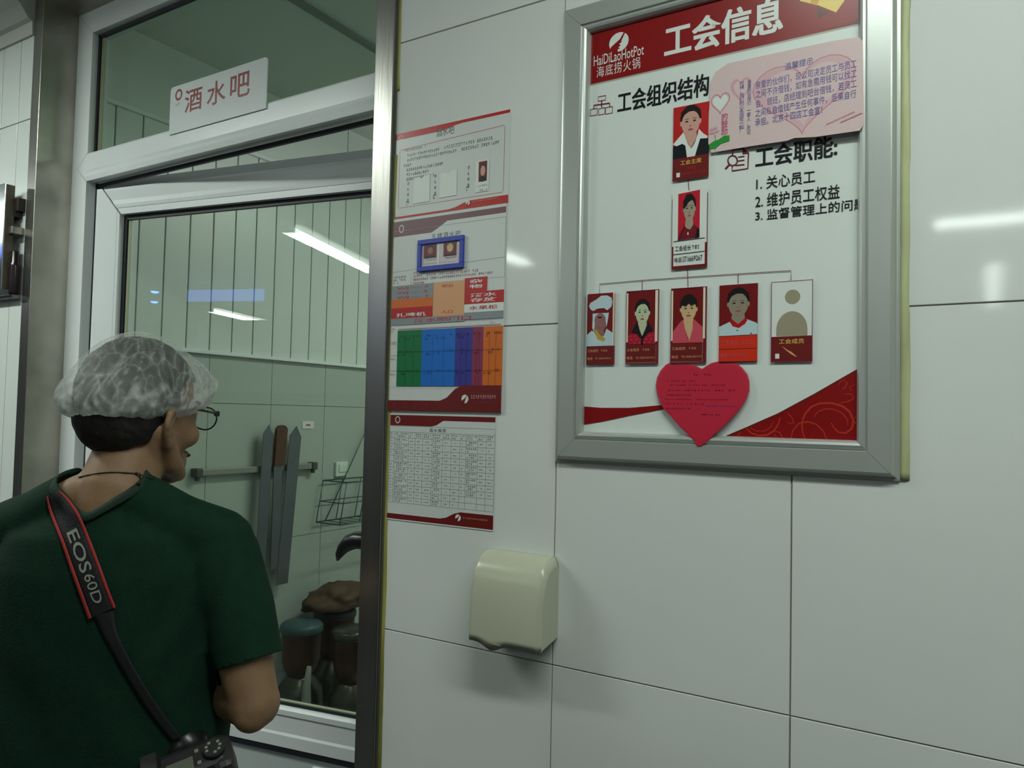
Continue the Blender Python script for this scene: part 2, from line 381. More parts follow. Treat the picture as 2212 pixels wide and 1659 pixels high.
# ================================================================== stainless casing
m_ = MB(); m_.box(-1.8454, WX0, -0.007, 0.0022, 0, TOPZ+0.05, 0.0015); m_.build('face', STEEL, None)
face_l = bpy.data.objects['face']; 
tl = empty('trim_1', (WX0, 0, 0), kind='structure'); face_l.parent = tl; face_l.matrix_parent_inverse = Matrix.Translation((-WX0, 0, 0))
m_ = MB(); m_.box(WX0-0.0015, WX0+0.001, -0.006, 0.10, 0, TOPZ); o = m_.build('reveal', STEELR, tl); o.matrix_parent_inverse = Matrix.Translation((-WX0, 0, 0))
tr = empty('trim_2', (WX1, 0, 0), kind='structure')
m_ = MB(); m_.box(WX1, -0.3935, -0.009, 0.0, 0, TOPZ+0.05, 0.002); o = m_.build('face', STEEL, tr); o.matrix_parent_inverse = Matrix.Translation((-WX1, 0, 0))
m_ = MB(); m_.box(WX1, WX1+0.001, -0.006, 0.15, 0, TOPZ); o = m_.build('reveal', STEELR, tr); o.matrix_parent_inverse = Matrix.Translation((-WX1, 0, 0))
th = empty('trim_3', (WX0, 0, TOPZ), kind='structure')
m_ = MB(); m_.box(WX0, WX1, -0.007, 0.0022, TOPZ, TOPZ+0.05, 0.0015); o = m_.build('face', STEEL, th); o.matrix_parent_inverse = Matrix.Translation((-WX0, 0, -TOPZ))
m_ = MB(); m_.box(WX0, WX1, -0.006, 0.10, TOPZ-0.001, TOPZ+0.001); o = m_.build('reveal', STEELR, th); o.matrix_parent_inverse = Matrix.Translation((-WX0, 0, -TOPZ))
# yellowed sealant beside the right casing (two beads: upper short one, lower long one)
RESID = mat('pale yellowed glue', (.50, .52, .28), .45, var=.25, scale=16, stretch=(2, 2, .5), bump=.3, bscale=60)
def bead(name, x0, x1, z0, z1, seed, Y=0.0, mt=None):
    r = random.Random(seed); m_ = MB(); rings = []; n = int((z1-z0)/.012)
    for i in range(n+1):
        z = z0+(z1-z0)*i/n; j = noise.noise(Vector((seed, z*9, 0)))*.0022 + noise.noise(Vector((seed, z*40, 3)))*.0008
        a, b = x0, x1+j; k = .0026
        rings.append([(a, Y+.0005, z), (a, Y-k*.8, z), ((a+b)/2, Y-k, z), (b-.002, Y-k*.5, z), (b, Y-.0001, z), (b, Y+.0005, z)])
    m_.loft(rings); o = m_.build(name, mt or SILIC); return loc(o, (x0, Y, z0))
tag(bead('sealant_bead', -0.3935, -0.3815, 0.0, 2.165, 3), 'long yellowed sealant bead running down between steel casing and white tiles', 'sealant')
tag(bead('sealant_bead', -0.3925, -0.3835, 2.30, 2.90, 5), 'short yellowed sealant bead at the top of the right door casing', 'sealant')
tag(bead('sealant_bead', 0.5455, 0.5575, 1.556, 2.42, 9, 0.0, RESID), 'yellowed glue residue down the right side of the framed poster', 'sealant')
m_ = MB(); m_.box(-0.3935, -0.389, -0.004, 0.0, 0, TOPZ); m_.build('trim_11', mat('dark casing joint', (.10, .10, .08), .6), kind='structure')

# ================================================================== white fixed frame with the top light
FY0, FY1 = 0.10, 0.155
XI = -1.7142      # inner edge of the stile
ZT = 2.7937       # lower edge of the top rail
MT, MBm = 2.4145, 2.326
fr = empty('window_1', (WX0, FY0, 0), kind='structure')
def fpart(name, mb, mt):
    o = mb.build(name, mt, fr); o.matrix_parent_inverse = Matrix.Translation((-WX0, -FY0, 0)); return o
XR = -0.4465
m_ = MB(); m_.prism([(WX0+.0012, FY0, 0), (XI, FY0, 0), (XI, FY0, ZT), (WX0+.0012, FY0, TOPZ-.001)], (0, FY1-FY0, 0)); fpart('frame_stile', m_, ALUW)
m_ = MB(); m_.prism([(XR-.075, FY0, 0), (XR, FY0, 0), (XR, FY0, TOPZ-.001), (XR-.075, FY0, ZT)], (0, FY1-FY0, 0)); fpart('frame_stile', m_, ALUW)
m_ = MB(); m_.prism([(WX0+.002, FY0, TOPZ-.001), (XI, FY0, ZT), (XR-.075, FY0, ZT), (XR-.001, FY0, TOPZ-.001)], (0, FY1-FY0, 0)); fpart('frame_rail', m_, ALUW)
m_ = MB(); pr = [(FY0+.003, MT), (FY0-.002, MT-.006), (FY0-.002, MBm+.034), (FY0-.0005, MBm+.026), (FY0-.0035, MBm+.014), (FY0-.001, MBm), (FY0+.02, MBm), (FY1, MBm+.006), (FY1, MT)]
pl = -1.768
m_.prism([(XI-.028 if False else XI, y, z) for y, z in pr], (XR-.075-XI, 0, 0)); fpart('transom_bar', m_, ALUW)
m_ = MB(); zc = (MT+MBm)/2; m_.prism([(XI+.0002, FY0-.0012, MT-.004), (XI+.0002, FY0-.0012, MBm+.002), (XI-.05, FY0-.0012, zc)], (0, .004, 0)); fpart('transom_bar_end', m_, ALUW)
# hairline mitre joints are real gaps: thin dark inserts
DK = mat('thin joint line', (.30, .29, .22), .7)
def hair(a, b, Y, parent=None, mt=DK, wd=.0009):
    a = Vector((a[0], Y, a[1])); b = Vector((b[0], Y, b[1])); d = (b-a).normalized(); n = Vector((-d.z, 0, d.x))*wd/2
    m_ = MB(); m_.prism([a-n, b-n, b+n, a+n], (0, -.00025, 0)); return m_
fpart('mitre_joint', hair((WX0+.002, TOPZ-.001), (XI, ZT), FY0), DK)
fpart('mitre_joint', hair((XI, MT), (XI-.05, zc), FY0-.0012), DK); fpart('mitre_joint', hair((XI, MBm), (XI-.05, zc), FY0-.0012), DK)
# side returns, bead and gaskets of the top light
m_ = MB()
for x0, x1, z0, z1 in ((XI, XI+.0085, MT, ZT), (XR-.083, XR-.075, MT, ZT), (XI, XR-.075, ZT-.0085, ZT), (XI, XR-.075, MT, MT+.004)): m_.box(x0, x1, FY0+.019, FY0+.030, z0, z1)
fpart('gasket', m_, RUBBER)
m_ = MB()
for x0, x1, z0, z1 in ((XI+.0085, XI+.013, MT, ZT-.008), (XI+.0165, XI+.018, MT, ZT-.008)): m_.box(x0, x1, FY0+.026, FY0+.034, z0, z1)
fpart('glazing_bead', m_, BEADC)
m_ = MB(); m_.box(XI+.002, XR-.077, FY0+.031, FY0+.036, MT, ZT-.002); fpart('pane', m_, glass('tinted door glass', (0.76, 0.83, 0.77), 0.0, 0.8))
m_ = MB(); m_.box(XI, XI+.004, FY0+.03, FY1, 0, MBm); m_.box(XI+.004, XR-.075, FY0+.032, FY0+.038, MBm-.014, MBm-.002); fpart('seal_strip', m_, RUBBER)
# ================================================================== open door leaf, hinged at the left
PHI = R(10); HX, HY = -1.688, 0.12
door = empty('door_1', (HX, HY, 0), PHI, kind='structure')
LW = 1.09; ZB0, ZB1 = 0.745, 0.842   # mid rail
ZL = 2.2175
def dpart(name, mb, mt, parent=None): return mb.build(name, mt, parent or door)
def prism_x(m_, prof, x0, x1, e0=0, e1=0): 
    # rail with the profile (n,z), ends mitred by e per metre of z
    zt = max(p[1] for p in prof)
    a = [(x0+e0*(zt-z), n, z) for n, z in prof]; b = [(x1-e1*(zt-z), n, z) for n, z in prof]
    m_.loft([a, b], smooth=False)
zt = 2.333
prof = [(0.035, zt), (0.026, zt), (0.026, 2.300+.008), (0.0, 2.300), (-.002, 2.292), (0.0, 2.262), (-.0025, 2.248), (-.0015, 2.2375), (0.0, 2.236), (0.0, ZL), (0.05, ZL), (0.05, zt)]
top = MB(); top.m(ALUW); prism_x(top, [p for p in prof[2:10]]+[(0.05, ZL), (0.05, 2.308)], 0.022, LW-.02, 0.92, 0.92); dpart('top_rail', top, ALUW)
m_ = MB(); m_.box(0.0, LW, 0.026, 0.055, 2.303, zt, .001); dpart('top_flange', m_, ALUSHADE)  # flange colour carries painted shade from the bar above
m_ = MB(); m_.box(0.03, LW, 0.0235, 0.0262, 2.309, 2.3325); dpart('top_flange_face', m_, ALUSHADE)
m_ = MB(); m_.prism([(0.0, -.0005, 0.05), (0.0995, -.0005, 0.05), (0.0995, -.0005, ZL), (0.022, -.0005, 2.302), (0.0, -.0005, 2.302)], (0, .05, 0)); dpart('stile', m_, ALUW)
m_ = MB(); m_.prism([(LW, -.0005, 0.05), (LW-.0995, -.0005, 0.05), (LW-.0995, -.0005, ZL), (LW-.022, -.0005, 2.302), (LW, -.0005, 2.302)], (0, .05, 0)); dpart('stile', m_, ALUW)
m_ = MB(); pr2 = [(0.022, ZB1+.006), (0.002, ZB1), (0.0, ZB1-.001), (0.0, ZB1-.014), (0.004, ZB1-.0155), (0.004, ZB0+.036), (0.0, ZB0+.030), (0.0, ZB0), (0.05, ZB0), (0.05, ZB1+.006)]
prism_x(m_, pr2, 0.0995, LW-.0995); dpart('middle_rail', m_, ALUW)
m_ = MB(); m_.box(0.0995, LW-.0995, 0, .05, 0.05, 0.15, .002); dpart('bottom_rail', m_, ALUW)
hl = hair((0.022, 2.302), (0.0995, ZL), -.0006); o = dpart('mitre_joint', hl, DK)
m_ = MB(); m_.box(.088, .0888, -.0008, 0, .9, 2.228); dpart('bead_joint', m_, mat('fine grey line', (.35, .4, .45), .6))
m_ = MB()
GN = 0.024
for x0, x1, z0, z1 in ((.0995, .112, ZB1, ZL), (LW-.112, LW-.0995, ZB1, ZL), (.0995, LW-.0995, ZL-.014, ZL), (.0995, LW-.0995, ZB1+.006, ZB1+.0125)): m_.box(x0, x1, GN-.008, GN+.004, z0, z1)
dpart('gasket', m_, RUBBER)
m_ = MB()
for x0, x1, z0, z1 in ((.114, .119, ZB1, ZL-.014), (.112, LW-.112, ZB1+.0125, ZB1+.0155)): m_.box(x0, x1, GN-.003, GN+.006, z0, z1)
dpart('glazing_bead', m_, BEADC)
m_ = MB(); m_.box(.105, LW-.105, GN, GN+.005, ZB1+.003, ZL-.003)
pane = dpart('pane', m_, glass('door glass', (0.905, 0.945, 0.905), 0.0, 1.4))
m_ = MB(); m_.box(.10, LW-.10, 0.012, .028, 0.15, ZB0, .001); dpart('lower_panel', m_, mat('grey white door panel', (.55, .6, .6), .3))
m_ = MB(); m_.box(.10, LW-.10, 0.002, .02, ZB0-.016, ZB0-.001); dpart('lower_gasket', m_, RUBBER)
# catch plate and handle on the right stile
m_ = MB(); m_.box(LW-.23, LW-.08, -.008, .004, .640, .715, .004); dpart('catch_plate', m_, ALUW)
hd = MB(); hz = 1.302
hd.tube([(LW-.045, -.002, hz+.004), (LW-.045, -.045, hz+.006)], .017, 14)
pts = [(LW-.010, -.052, hz+.004, .022), (LW-.05, -.056, hz+.014, .0225), (LW-.080, -.058, hz+.015, .022), (LW-.103, -.058, hz+.006, .020), (LW-.122, -.056, hz-.010, .015), (LW-.134, -.054, hz-.028, .010), (LW-.139, -.053, hz-.042, .003)]
hd.tube([p[:3] for p in pts], [p[3] for p in pts], 14)
dpart('handle', hd, BLACKP)
# ================================================================== sign standing on the transom bar
SY = 0.094
a = at(369, 190, SY); b = at(578, 122, SY); c = at(577, 222, SY)
sx0, sx1 = a.x, b.x; sz1 = (a.z+b.z)/2; sz0 = MT-.018
sg = empty('bar_sign', ((sx0+sx1)/2, SY, sz0), label='small white acrylic sign with red characters on the white bar above the door', cat='sign')
r_ = .010; pts = [(sx0, sz0), (sx1, sz0)]
for cx, cz, a0 in ((sx1-r_, sz1-r_, 0), (sx0+r_, sz1-r_, 90)): pts += [(cx+r_*math.cos(R(a0+t)), cz+r_*math.sin(R(a0+t))) for t in (0, 30, 60, 90)]
m_ = MB(); m_.prism([(x, SY, z) for x, z in pts], (0, .003, 0)); o = m_.build('plate', mat('white acrylic', (.74, .78, .78), .2), sg); o.matrix_parent_inverse = Matrix.Translation(-sg.location)
P = Print(SY)
h = sz1-sz0; L = sx1-sx0
for i, (ch, u0, u1) in enumerate((('酒', .165, .355), ('水', .405, .60), ('吧', .645, .84))):
    P.text(ch, sx0+L*u0, sz0+h*.36, sx0+L*u1, sz0+h*.84, RED, off=.012)
ring = [(sx0+L*.095+L*.032*math.cos(R(t)), sz0+h*.80+h*.10*math.sin(R(t))) for t in range(0, 360, 24)]
P.stroke(ring, .006, RED, closed=True)
P.lines(sx0+L*.06, sz0+h*.56, sx0+L*.13, sz0+h*.65, PINK3, 1, ch=.007, gaps=0, seed=4)
o = P.build('lettering', sg); o.matrix_parent_inverse = Matrix.Translation(-sg.location)
# ================================================================== framed poster
FX0, FX1, FZ0, FZ1 = 0.0005, 0.5455, 1.5545, 2.366
poster = empty('framed_poster', (FX0, 0, FZ0), label='large red and white poster with portrait cards in satin metal frame on tiled wall', cat='poster')
prof = [(0, 0), (0, -.0035), (.0025, -.0042), (.0045, -.0045), (.0095, -.0145), (.0115, -.0155), (.0400, -.0158), (.0404, -.0122), (.0425, -.0122), (.0445, -.0148), (.048, -.0158), (.0515, -.0145), (.0545, -.0095), (.0555, -.004), (.0555, 0)]
cs = [(FX0, FZ0, 1, 1), (FX1, FZ0, -1, 1), (FX1, FZ1, -1, -1), (FX0, FZ1, 1, -1)]
for i in range(4):
    a, b = cs[i], cs[(i+1) % 4]; m_ = MB(); g = .00022
    dx = (1 if b[0] > a[0] else -1 if b[0] < a[0] else 0)*g; dz = (1 if b[1] > a[1] else -1 if b[1] < a[1] else 0)*g
    m_.loft([[(a[0]+a[2]*w_+dx, y, a[1]+a[3]*w_+dz) for w_, y in prof], [(b[0]+b[2]*w_-dx, y, b[1]+b[3]*w_-dz) for w_, y in prof]], smooth=False)
    o = m_.build('frame_rail', ALUF, poster); o.matrix_parent_inverse = Matrix.Translation(-poster.location)
PY = -0.0035
P = Print(PY); ix0, ix1, iz0, iz1 = FX0+.0545, FX1-.0545, FZ0+.0545, FZ1-.0545
P.rect(ix0-.002, iz0-.002, ix1+.002, iz1+.002, POSTW)
# red head band with a thin soft printed edge
bz = P.px((1274, 183))[1]; 
P.rect(ix0, bz-.003, ix1, bz, SHADP); P.rect(ix0, bz, ix1, iz1, RED)
# gold folded ribbon
P.pp([(1728, 2), (1752, 8), (1800, 18), (1830, -30), (1730, -30)], GOLD2); P.pp([(1752, 8), (1765, 12), (1772, -10), (1760, -20)], GOLD)
P.pp([(1763, 14), (1790, 27), (1767, 39)], BROWN); P.pp([(1764, 10), (1806, 27), (1832, -10), (1772, -20)], GOLD2); P.pp([(1750, 6), (1764, 12), (1780, -20), (1762, -20)], GOLD)
P.pp([(1820, 55), (1856, 38), (1856, 51), (1770, 66), (1750, 70)], ink('darker red print', (120, 14, 14)))
def logo(P, cx, cz, w_, h_, mt, bg):
    P.ell(cx, cz, w_/2, h_/2, mt, 28)
    P.poly([(cx-w_*.52, cz-h_*.50), (cx-w_*.40, cz-h_*.16), (cx+w_*.05, cz+h_*.14), (cx+w_*.27, cz+h_*.49), (cx+w_*.33, cz+h_*.44), (cx+w_*.12, cz+h_*.02), (cx+w_*.16, cz-h_*.02), (cx+w_*.02, cz-h_*.10), (cx+w_*.10, cz-h_*.20), (cx-w_*.02, cz-h_*.26), (cx+w_*.06, cz-h_*.33), (cx-w_*.06, cz-h_*.38), (cx-w_*.02, cz-h_*.6)], bg)
a = P.px((1337, 91)); logo(P, a[0], a[1], .0365, .034, WHITEI, RED)
P.tpx('HaiDiLaoHotPot', (1283, 122), (1391, 118), WHITEI, slant=0.0, off=.004)
P.tpx('海底捞火锅', (1289, 145), (1383, 147), WHITEI, spacing=1.12)
P.tpx('工会信息', (1437, 56), (1690, 67), WHITEI, off=.01, bold=.0011)
P.tpx('工会组织结构', (1335, 200), (1531, 206), BLACK, off=.006, bold=.0006)
# organisation chart icon
def O(u, v): return P.px((1276+48*u, 200+50*v))
for (u0, v0, u1, v1) in ((.34, .13, .68, .38), (.0, .68, .30, 1.02), (.36, .65, .64, .98), (.68, .60, .98, .94)):
    P.stroke([O(u0, v1), O(u1, v1-.06), O(u1, v0), O(u0, v0+.06)], .0015, MAROON, closed=True)
P.stroke([O(.14, .68), O(.14, .56), O(.86, .46), O(.86, .60)], .0022, MAROON); P.stroke([O(.50, .38), O(.50, .64)], .0022, MAROON)
# function heading with the magnifier and page icon
P.tpx('工会职能:', (1633, 319), (1808, 338), BLACK, off=.006, bold=.0006)
def Q(x, y): return P.px((1550+x*.1492, 280+y*.1492))
P.stroke([Q(*q) for q in ((218, 380), (220, 295), (370, 275), (450, 345), (440, 565), (212, 600), (215, 520))], .0022, MAROON)
P.poly([Q(*q) for q in ((365, 280), (450, 348), (362, 360))], MAROON)
P.stroke([Q(220+68*math.cos(R(t)), 450+72*math.sin(R(t))) for t in range(0, 360, 20)], .0022, MAROON, closed=True)
P.stroke([Q(168, 515), Q(115, 572)], .0032, MAROON)
for yy, xa in ((400, 300), (455, 300), (520, 262)): P.stroke([Q(xa, yy), Q(392, yy-13)], .0018, MAROON)
for st, tl, br in (('1. 关心员工', (1634, 384), (1761, 395)), ('2. 维护员工权益', (1632, 421), (1814, 429)), ):
    P.tpx(st, tl, br, BLACK, off=.010)
zl3a, zl3b = 1.9600, 1.9435
P.text('3. 监督管理上的问题', P.px((1632, 455))[0], zl3b, P.px((1632, 455))[0]+.158, zl3a, BLACK, off=.010, clipx=ix1-.0004)
# ribbon swooshes at the foot of the sheet
P.pp([(1262, 878), (1300, 881), (1360, 881), (1432, 875), (1470, 866), (1432, 884), (1360, 898), (1300, 911), (1262, 917)], RED)
P.pp([(1548, 950), (1600, 928), (1680, 893), (1760, 850), (1826, 812), (1858, 794), (1858, 962), (1700, 956)], RED)
P.pp([(1548, 950), (1600, 928), (1680, 893), (1760, 850), (1826, 812), (1858, 794), (1858, 796), (1762, 852), (1682, 895), (1602, 930)], BROWN)
def Z(x, y): return P.px((1540+x*.18987, 780+y*.18987))
def swirl(pts, w0): 
    n = len(pts); P.stroke([Z(*q) for q in pts], [w0*(.4+.6*math.sin(math.pi*(i+.5)/n)) for i in range(n)], SWIRL)
swirl([(1060, 910), (1020, 800), (1015, 700), (1050, 600), (1120, 520), (1220, 480), (1350, 478), (1470, 510), (1560, 580), (1600, 680), (1580, 770), (1510, 820), (1430, 810), (1380, 760), (1345, 700)], .0030)
swirl([(1150, 640), (1190, 580), (1270, 545), (1370, 545), (1470, 590), (1530, 660), (1535, 730)], .0016)
swirl([(885, 900), (910, 790), (980, 710), (1080, 690), (1180, 720), (1260, 800), (1300, 905)], .0022)
swirl([(380, 765), (440, 820), (530, 850), (620, 840), (700, 790), (750, 710), (765, 640)], .0026)
swirl([(420, 755), (500, 795), (590, 795), (660, 750), (695, 680)], .0014)
swirl([(850, 590), (900, 640), (920, 700), (880, 715), (850, 690)], .0018); swirl([(700, 800), (760, 810), (800, 880)], .0018)
swirl([(1490, 220), (1530, 250), (1500, 310), (1470, 320)], .0018); swirl([(1500, 375), (1580, 375), (1600, 430), (1540, 460), (1440, 480)], .0018)
swirl([(1620, 270), (1560, 290), (1580, 340)], .0014); swirl([(1640, 620), (1600, 660), (1620, 710), (1650, 700)], .0016); swirl([(280, 880), (290, 840), (330, 800)], .0014)
swirl([(1430, 270), (1460, 230), (1500, 200)], .0014); swirl([(700, 830), (730, 880)], .0014); swirl([(1070, 900), (1130, 880), (1180, 900)], .0014)
# organisation chart lines
for q in (((1487, 384), (1489, 412)), ((1486, 580), (1487, 620)), ((1296, 636), (1296, 614), (1388, 606), (1487, 599), (1595, 592), (1709, 585), (1709, 606)), ((1388, 606), (1388, 628)), ((1595, 592), (1595, 614))):
    P.stroke(q, .0011, MAROON, ispx=True)
o = P.build('poster_sheet', poster); o.matrix_parent_inverse = Matrix.Translation(-poster.location)

def card(tl, tr, br, bl, base, label=None, clip=None):
    Yc = PY-.0032
    a, b, c, d = [at(*q, Yc) for q in (tl, tr, br, bl)]
    x0, x1, z0, z1 = (a.x+d.x)/2, (b.x+c.x)/2, (c.z+d.z)/2, (a.z+b.z)/2
    if clip: x0 = max(x0, clip)
    C_ = Print(Yc); C_.mb.m(SHADP).box(x0, x1, Yc, Yc+.0009, z0, z1)
    M = lambda u, v: (x0+(x1-x0)*u, z0+(z1-z0)*v)
    C_.M = M; C_.b = (x0, z0, x1, z1); C_.sx, C_.sz = x1-x0, z1-z0
    C_.poly([M(0, 0), M(1, 0), M(1, 1), M(0, 1)], base)
    C_.q = lambda pts, mt: C_.poly([M(*p) for p in pts], mt)
    C_.e = lambda u, v, ru, rv, mt, **k: C_.ell(*M(u, v), ru*C_.sx, rv*C_.sz, mt, **k)
    C_.t = lambda st, u0, v0, u1, v1, mt, **k: C_.text(st, *M(u0, v0), *M(u1, v1), mt, **k)
    return C_
def head(C_, u, v, ru, rv, skin, style='short', neck=True):
    if neck: C_.q([(u-ru*.55, v-rv*.6), (u+ru*.55, v-rv*.6), (u+ru*.75, v-rv*1.75), (u, v-rv*2.1), (u-ru*.75, v-rv*1.75)], skin)
    if style != 'chef':
        C_.e(u, v+rv*.22, ru*1.10, rv*1.02, HAIRP)
    C_.e(u, v-rv*.12, ru*.94, rv*.92, skin, n=24)
    C_.q([(u-ru*.86, v-rv*.3), (u-ru*.55, v-rv*.82), (u, v-rv*1.1), (u+ru*.55, v-rv*.82), (u+ru*.86, v-rv*.3)], skin)
    for s_ in (-1, 1):
        C_.e(u+s_*ru*1.0, v-rv*.08, ru*.10, rv*.20, skin, n=10)
    if style == 'fringe': C_.q([(u-ru*1.02, v-rv*.05), (u-ru*.9, v+rv*.28), (u-ru*.3, v+rv*.22), (u, v+rv*.42), (u+ru*.3, v+rv*.24), (u+ru*.9, v+rv*.36), (u+ru*1.0, v+rv*.0), (u+ru*1.05, v+rv*.7), (u+ru*.5, v+rv*1.15), (u-ru*.5, v+rv*1.15), (u-ru*1.08, v+rv*.6)], HAIRP)
    elif style == 'side': C_.q([(u-ru*1.0, v-rv*.05), (u-ru*.7, v+rv*.1), (u-ru*.1, v+rv*.55), (u+ru*.6, v+rv*.7), (u+ru*1.0, v+rv*.1), (u+ru*1.05, v+rv*.7), (u+ru*.4, v+rv*1.2), (u-ru*.5, v+rv*1.2), (u-ru*1.1, v+rv*.6)], HAIRP)
    elif style == 'short': C_.q([(u-ru*1.02, v+rv*.1), (u-ru*.8, v+rv*.5), (u-ru*.2, v+rv*.75), (u+ru*.4, v+rv*.75), (u+ru*.85, v+rv*.5), (u+ru*1.02, v+rv*.1), (u+ru*1.0, v+rv*.8), (u+ru*.4, v+rv*1.16), (u-ru*.4, v+rv*1.16), (u-ru*1.0, v+rv*.8)], HAIRP)
    for s_ in (-1, 1):
        C_.e(u+s_*ru*.40, v+rv*.02, ru*.17, rv*.055, HAIRP, n=10)
        C_.q([(u+s_*ru*.18, v+rv*.19), (u+s_*ru*.62, v+rv*.17), (u+s_*ru*.60, v+rv*.22), (u+s_*ru*.2, v+rv*.25)], DGREY)
    C_.q([(u-ru*.14, v-rv*.36), (u+ru*.14, v-rv*.36), (u+ru*.06, v-rv*.29), (u-ru*.06, v-rv*.29)], LIPS)
    C_.e(u, v-rv*.60, ru*.28, rv*.075, LIPS, n=12)
def done(C_, name='portrait_card', **k):
    o = C_.build(name, poster, **k); o.matrix_parent_inverse = Matrix.Translation(-poster.location); return o
# chairwoman
c = card((1455, 232), (1532, 220), (1531, 382), (1453, 391), RED2)
head(c, .49, .775, .27, .18, SKINP)
c.q([(0, .295), (0, .46), (.16, .54), (.30, .62), (.36, .5), (.5, .40), (.64, .52), (.72, .62), (.86, .55), (1, .49), (1, .295)], BLACK)
c.q([(.0, .50), (.12, .56), (.30, .645), (.34, .58), (.42, .47), (.52, .405), (.62, .48), (.70, .60), (.72, .655), (.85, .58), (.97, .535), (.95, .51), (.76, .52), (.62, .295), (.40, .295), (.35, .46), (.26, .49), (.1, .47)], WHITEI)
c.q([(.36, .60), (.66, .60), (.62, .50), (.51, .425), (.42, .49)], SKINP)
c.q([(0, 0), (1, 0), (1, .30), (0, .295)], MAROON); c.t('工会主席', .22, .20, .80, .265, GOLD2)
c.lines(*c.M(.40, .125), *c.M(.78, .175), SWIRL, 1, ch=.006, gaps=0); c.lines(*c.M(.26, .06), *c.M(.96, .105), SWIRL, 1, ch=.0032, gaps=0, seed=3); c.q([(.11, .045), (.21, .045), (.21, .105), (.11, .105)], WHITEI)
done(c, label='red portrait card of a woman in a dark waistcoat, topmost of the chart')
# group leader
c = card((1452, 416), (1530, 409), (1527, 577), (1451, 583), WHITEI)
c.q([(0, 0), (0, .30), (.05, .30), (.05, .045), (.93, .045), (.93, .32), (1, .32), (1, 0)], MAROON); c.stroke([c.M(.0, .3), c.M(.0, .92)], .0008, MAROON); c.stroke([c.M(.99, .3), c.M(.99, .95)], .0012, MAROON)
c.q([(.17, .375), (.78, .385), (.78, 1.0), (.17, .98)], ink('crimson portrait ground', (195, 30, 50)))
head(c, .49, .775, .165, .155, ink('cool skin print', (165, 155, 135)), 'side')
c.q([(.17, .375), (.20, .45), (.36, .56), (.42, .52), (.52, .50), (.62, .57), (.76, .50), (.78, .385)], ink('dark wine shirt', (120, 25, 38))); c.q([(.66, .38), (.78, .385), (.78, .49), (.70, .51)], HAIRP)
c.stroke([c.M(.36, .56), c.M(.27, .44), c.M(.20, .38)], .001, HAIRP); c.e(.46, .45, .02, .02, WHITEI, n=8)
c.t('工会组长', .10, .235, .55, .305, BLACK, off=.003); c.lines(*c.M(.57, .235), *c.M(.88, .305), BLACK, 1, ch=.0047, gaps=0)
c.stroke([c.M(.05, .195), c.M(.93, .205)], .0009, BLACK); c.stroke([c.M(.05, .365), c.M(.93, .375)], .0009, BLACK)
c.t('电话', .09, .09, .28, .155, BLACK, off=.004); c.t('1371666', .30, .09, .62, .16, BLACK, off=.004); c.t('9267', .63, .095, .87, .16, BLACK, off=.004)
done(c, label='white framed portrait card second from the top of the chart')
# the row of five
rowc = [((1269, 635), (1330, 632), (1327, 786), (1267, 789)), ((1354, 630), (1425, 624), (1421, 785), (1351, 788)), ((1450, 624), (1528, 618), (1525, 783), (1448, 786)), ((1555, 617), (1637, 611), (1636, 781), (1552, 783)), ((1666, 609), (1757, 604), (1754, 781), (1665, 783))]
PB = ink('dark red portrait ground', (118, 22, 24))
def strip(c, left):
    c.q([(0, 0), (1, 0), (1, .26), (0, .26)], MAROON)
    c.t('工会成员', .04, .175, .42, .215, PEACH); c.lines(*c.M(.52, .175), *c.M(.80, .215), PEACH, 1, ch=.0042, gaps=0, seed=6)
    c.t('电话', .04, .065, .22, .105, PEACH); c.lines(*c.M(.32, .067), *c.M(.92, .105), PEACH, 1, ch=.0024, gaps=0, seed=8)
c = card(*rowc[0], PB, clip=ix0+.0002)
head(c, .46, .60, .25, .14, SKINR, 'chef')
c.q([(.20, .62), (.19, .52), (.26, .46), (.30, .62), (.66, .63), (.70, .52), (.74, .6), (.78, .72), (.20, .72)], PALEB); c.e(.47, .62, .2, .10, SKINR)
c.e(.46, .66, .09, .012, HAIRP, n=8)
c.q([(.06, .83), (.12, .78), (.22, .755), (.36, .785), (.60, .79), (.72, .755), (.86, .80), (.90, .86), (.86, .93), (.70, .965), (.50, .965), (.30, .91), (.12, .875)], PALEB)
c.q([(0, .26), (0, .42), (.18, .48), (.26, .46), (.40, .36), (.62, .40), (.70, .50), (.92, .44), (.95, .26)], PALEB); c.q([(.26, .47), (.40, .35), (.62, .32), (.68, .36), (.46, .42), (.33, .50)], ink('yellow trim print', (190, 160, 60)))
c.q([(.92, .26), (1, .26), (1, 1), (.92, 1)], CREAMI); strip(c, 0); c.stroke([c.M(.97, .02), c.M(.97, .98)], .001, WINE)
done(c, label='card of a person in a white chef hat, left end of the row')
c = card(*rowc[1], PB)
head(c, .50, .70, .215, .15, SKINY)
c.q([(.06, .27), (.06, .38), (.30, .49), (.34, .56), (.50, .36), (.68, .56), (.74, .49), (.94, .42), (.94, .27)], CHECK)
c.e(.13, .29, .02, .006, PINKS, n=6); c.hold = True
for i in range(6):
    for j in range(3): c.e(.13+.15*i+.05*(j % 2), .29+.045*j, .03, .008, PINKS, n=6)
c.hold = False
c.q([(.16, .42), (.32, .57), (.37, .55), (.46, .42), (.50, .37), (.56, .43), (.68, .57), (.85, .43), (.70, .42), (.54, .34), (.53, .26), (.47, .26), (.47, .34), (.34, .41)], HAIRP); c.q([(.38, .55), (.64, .55), (.60, .47), (.50, .38), (.42, .47)], SKINY)
c.q([(0, .30), (.06, .30), (.06, .97), (0, .97)], CREAMI); c.q([(.89, .30), (.97, .30), (.97, .99), (.89, .99)], CREAMI); strip(c, 1); c.stroke([c.M(.03, .02), c.M(.93, .02), c.M(.93, .26)], .0006, TAUPE); c.frame(*c.M(0, 0), *c.M(1, 1), .0009, WINE)
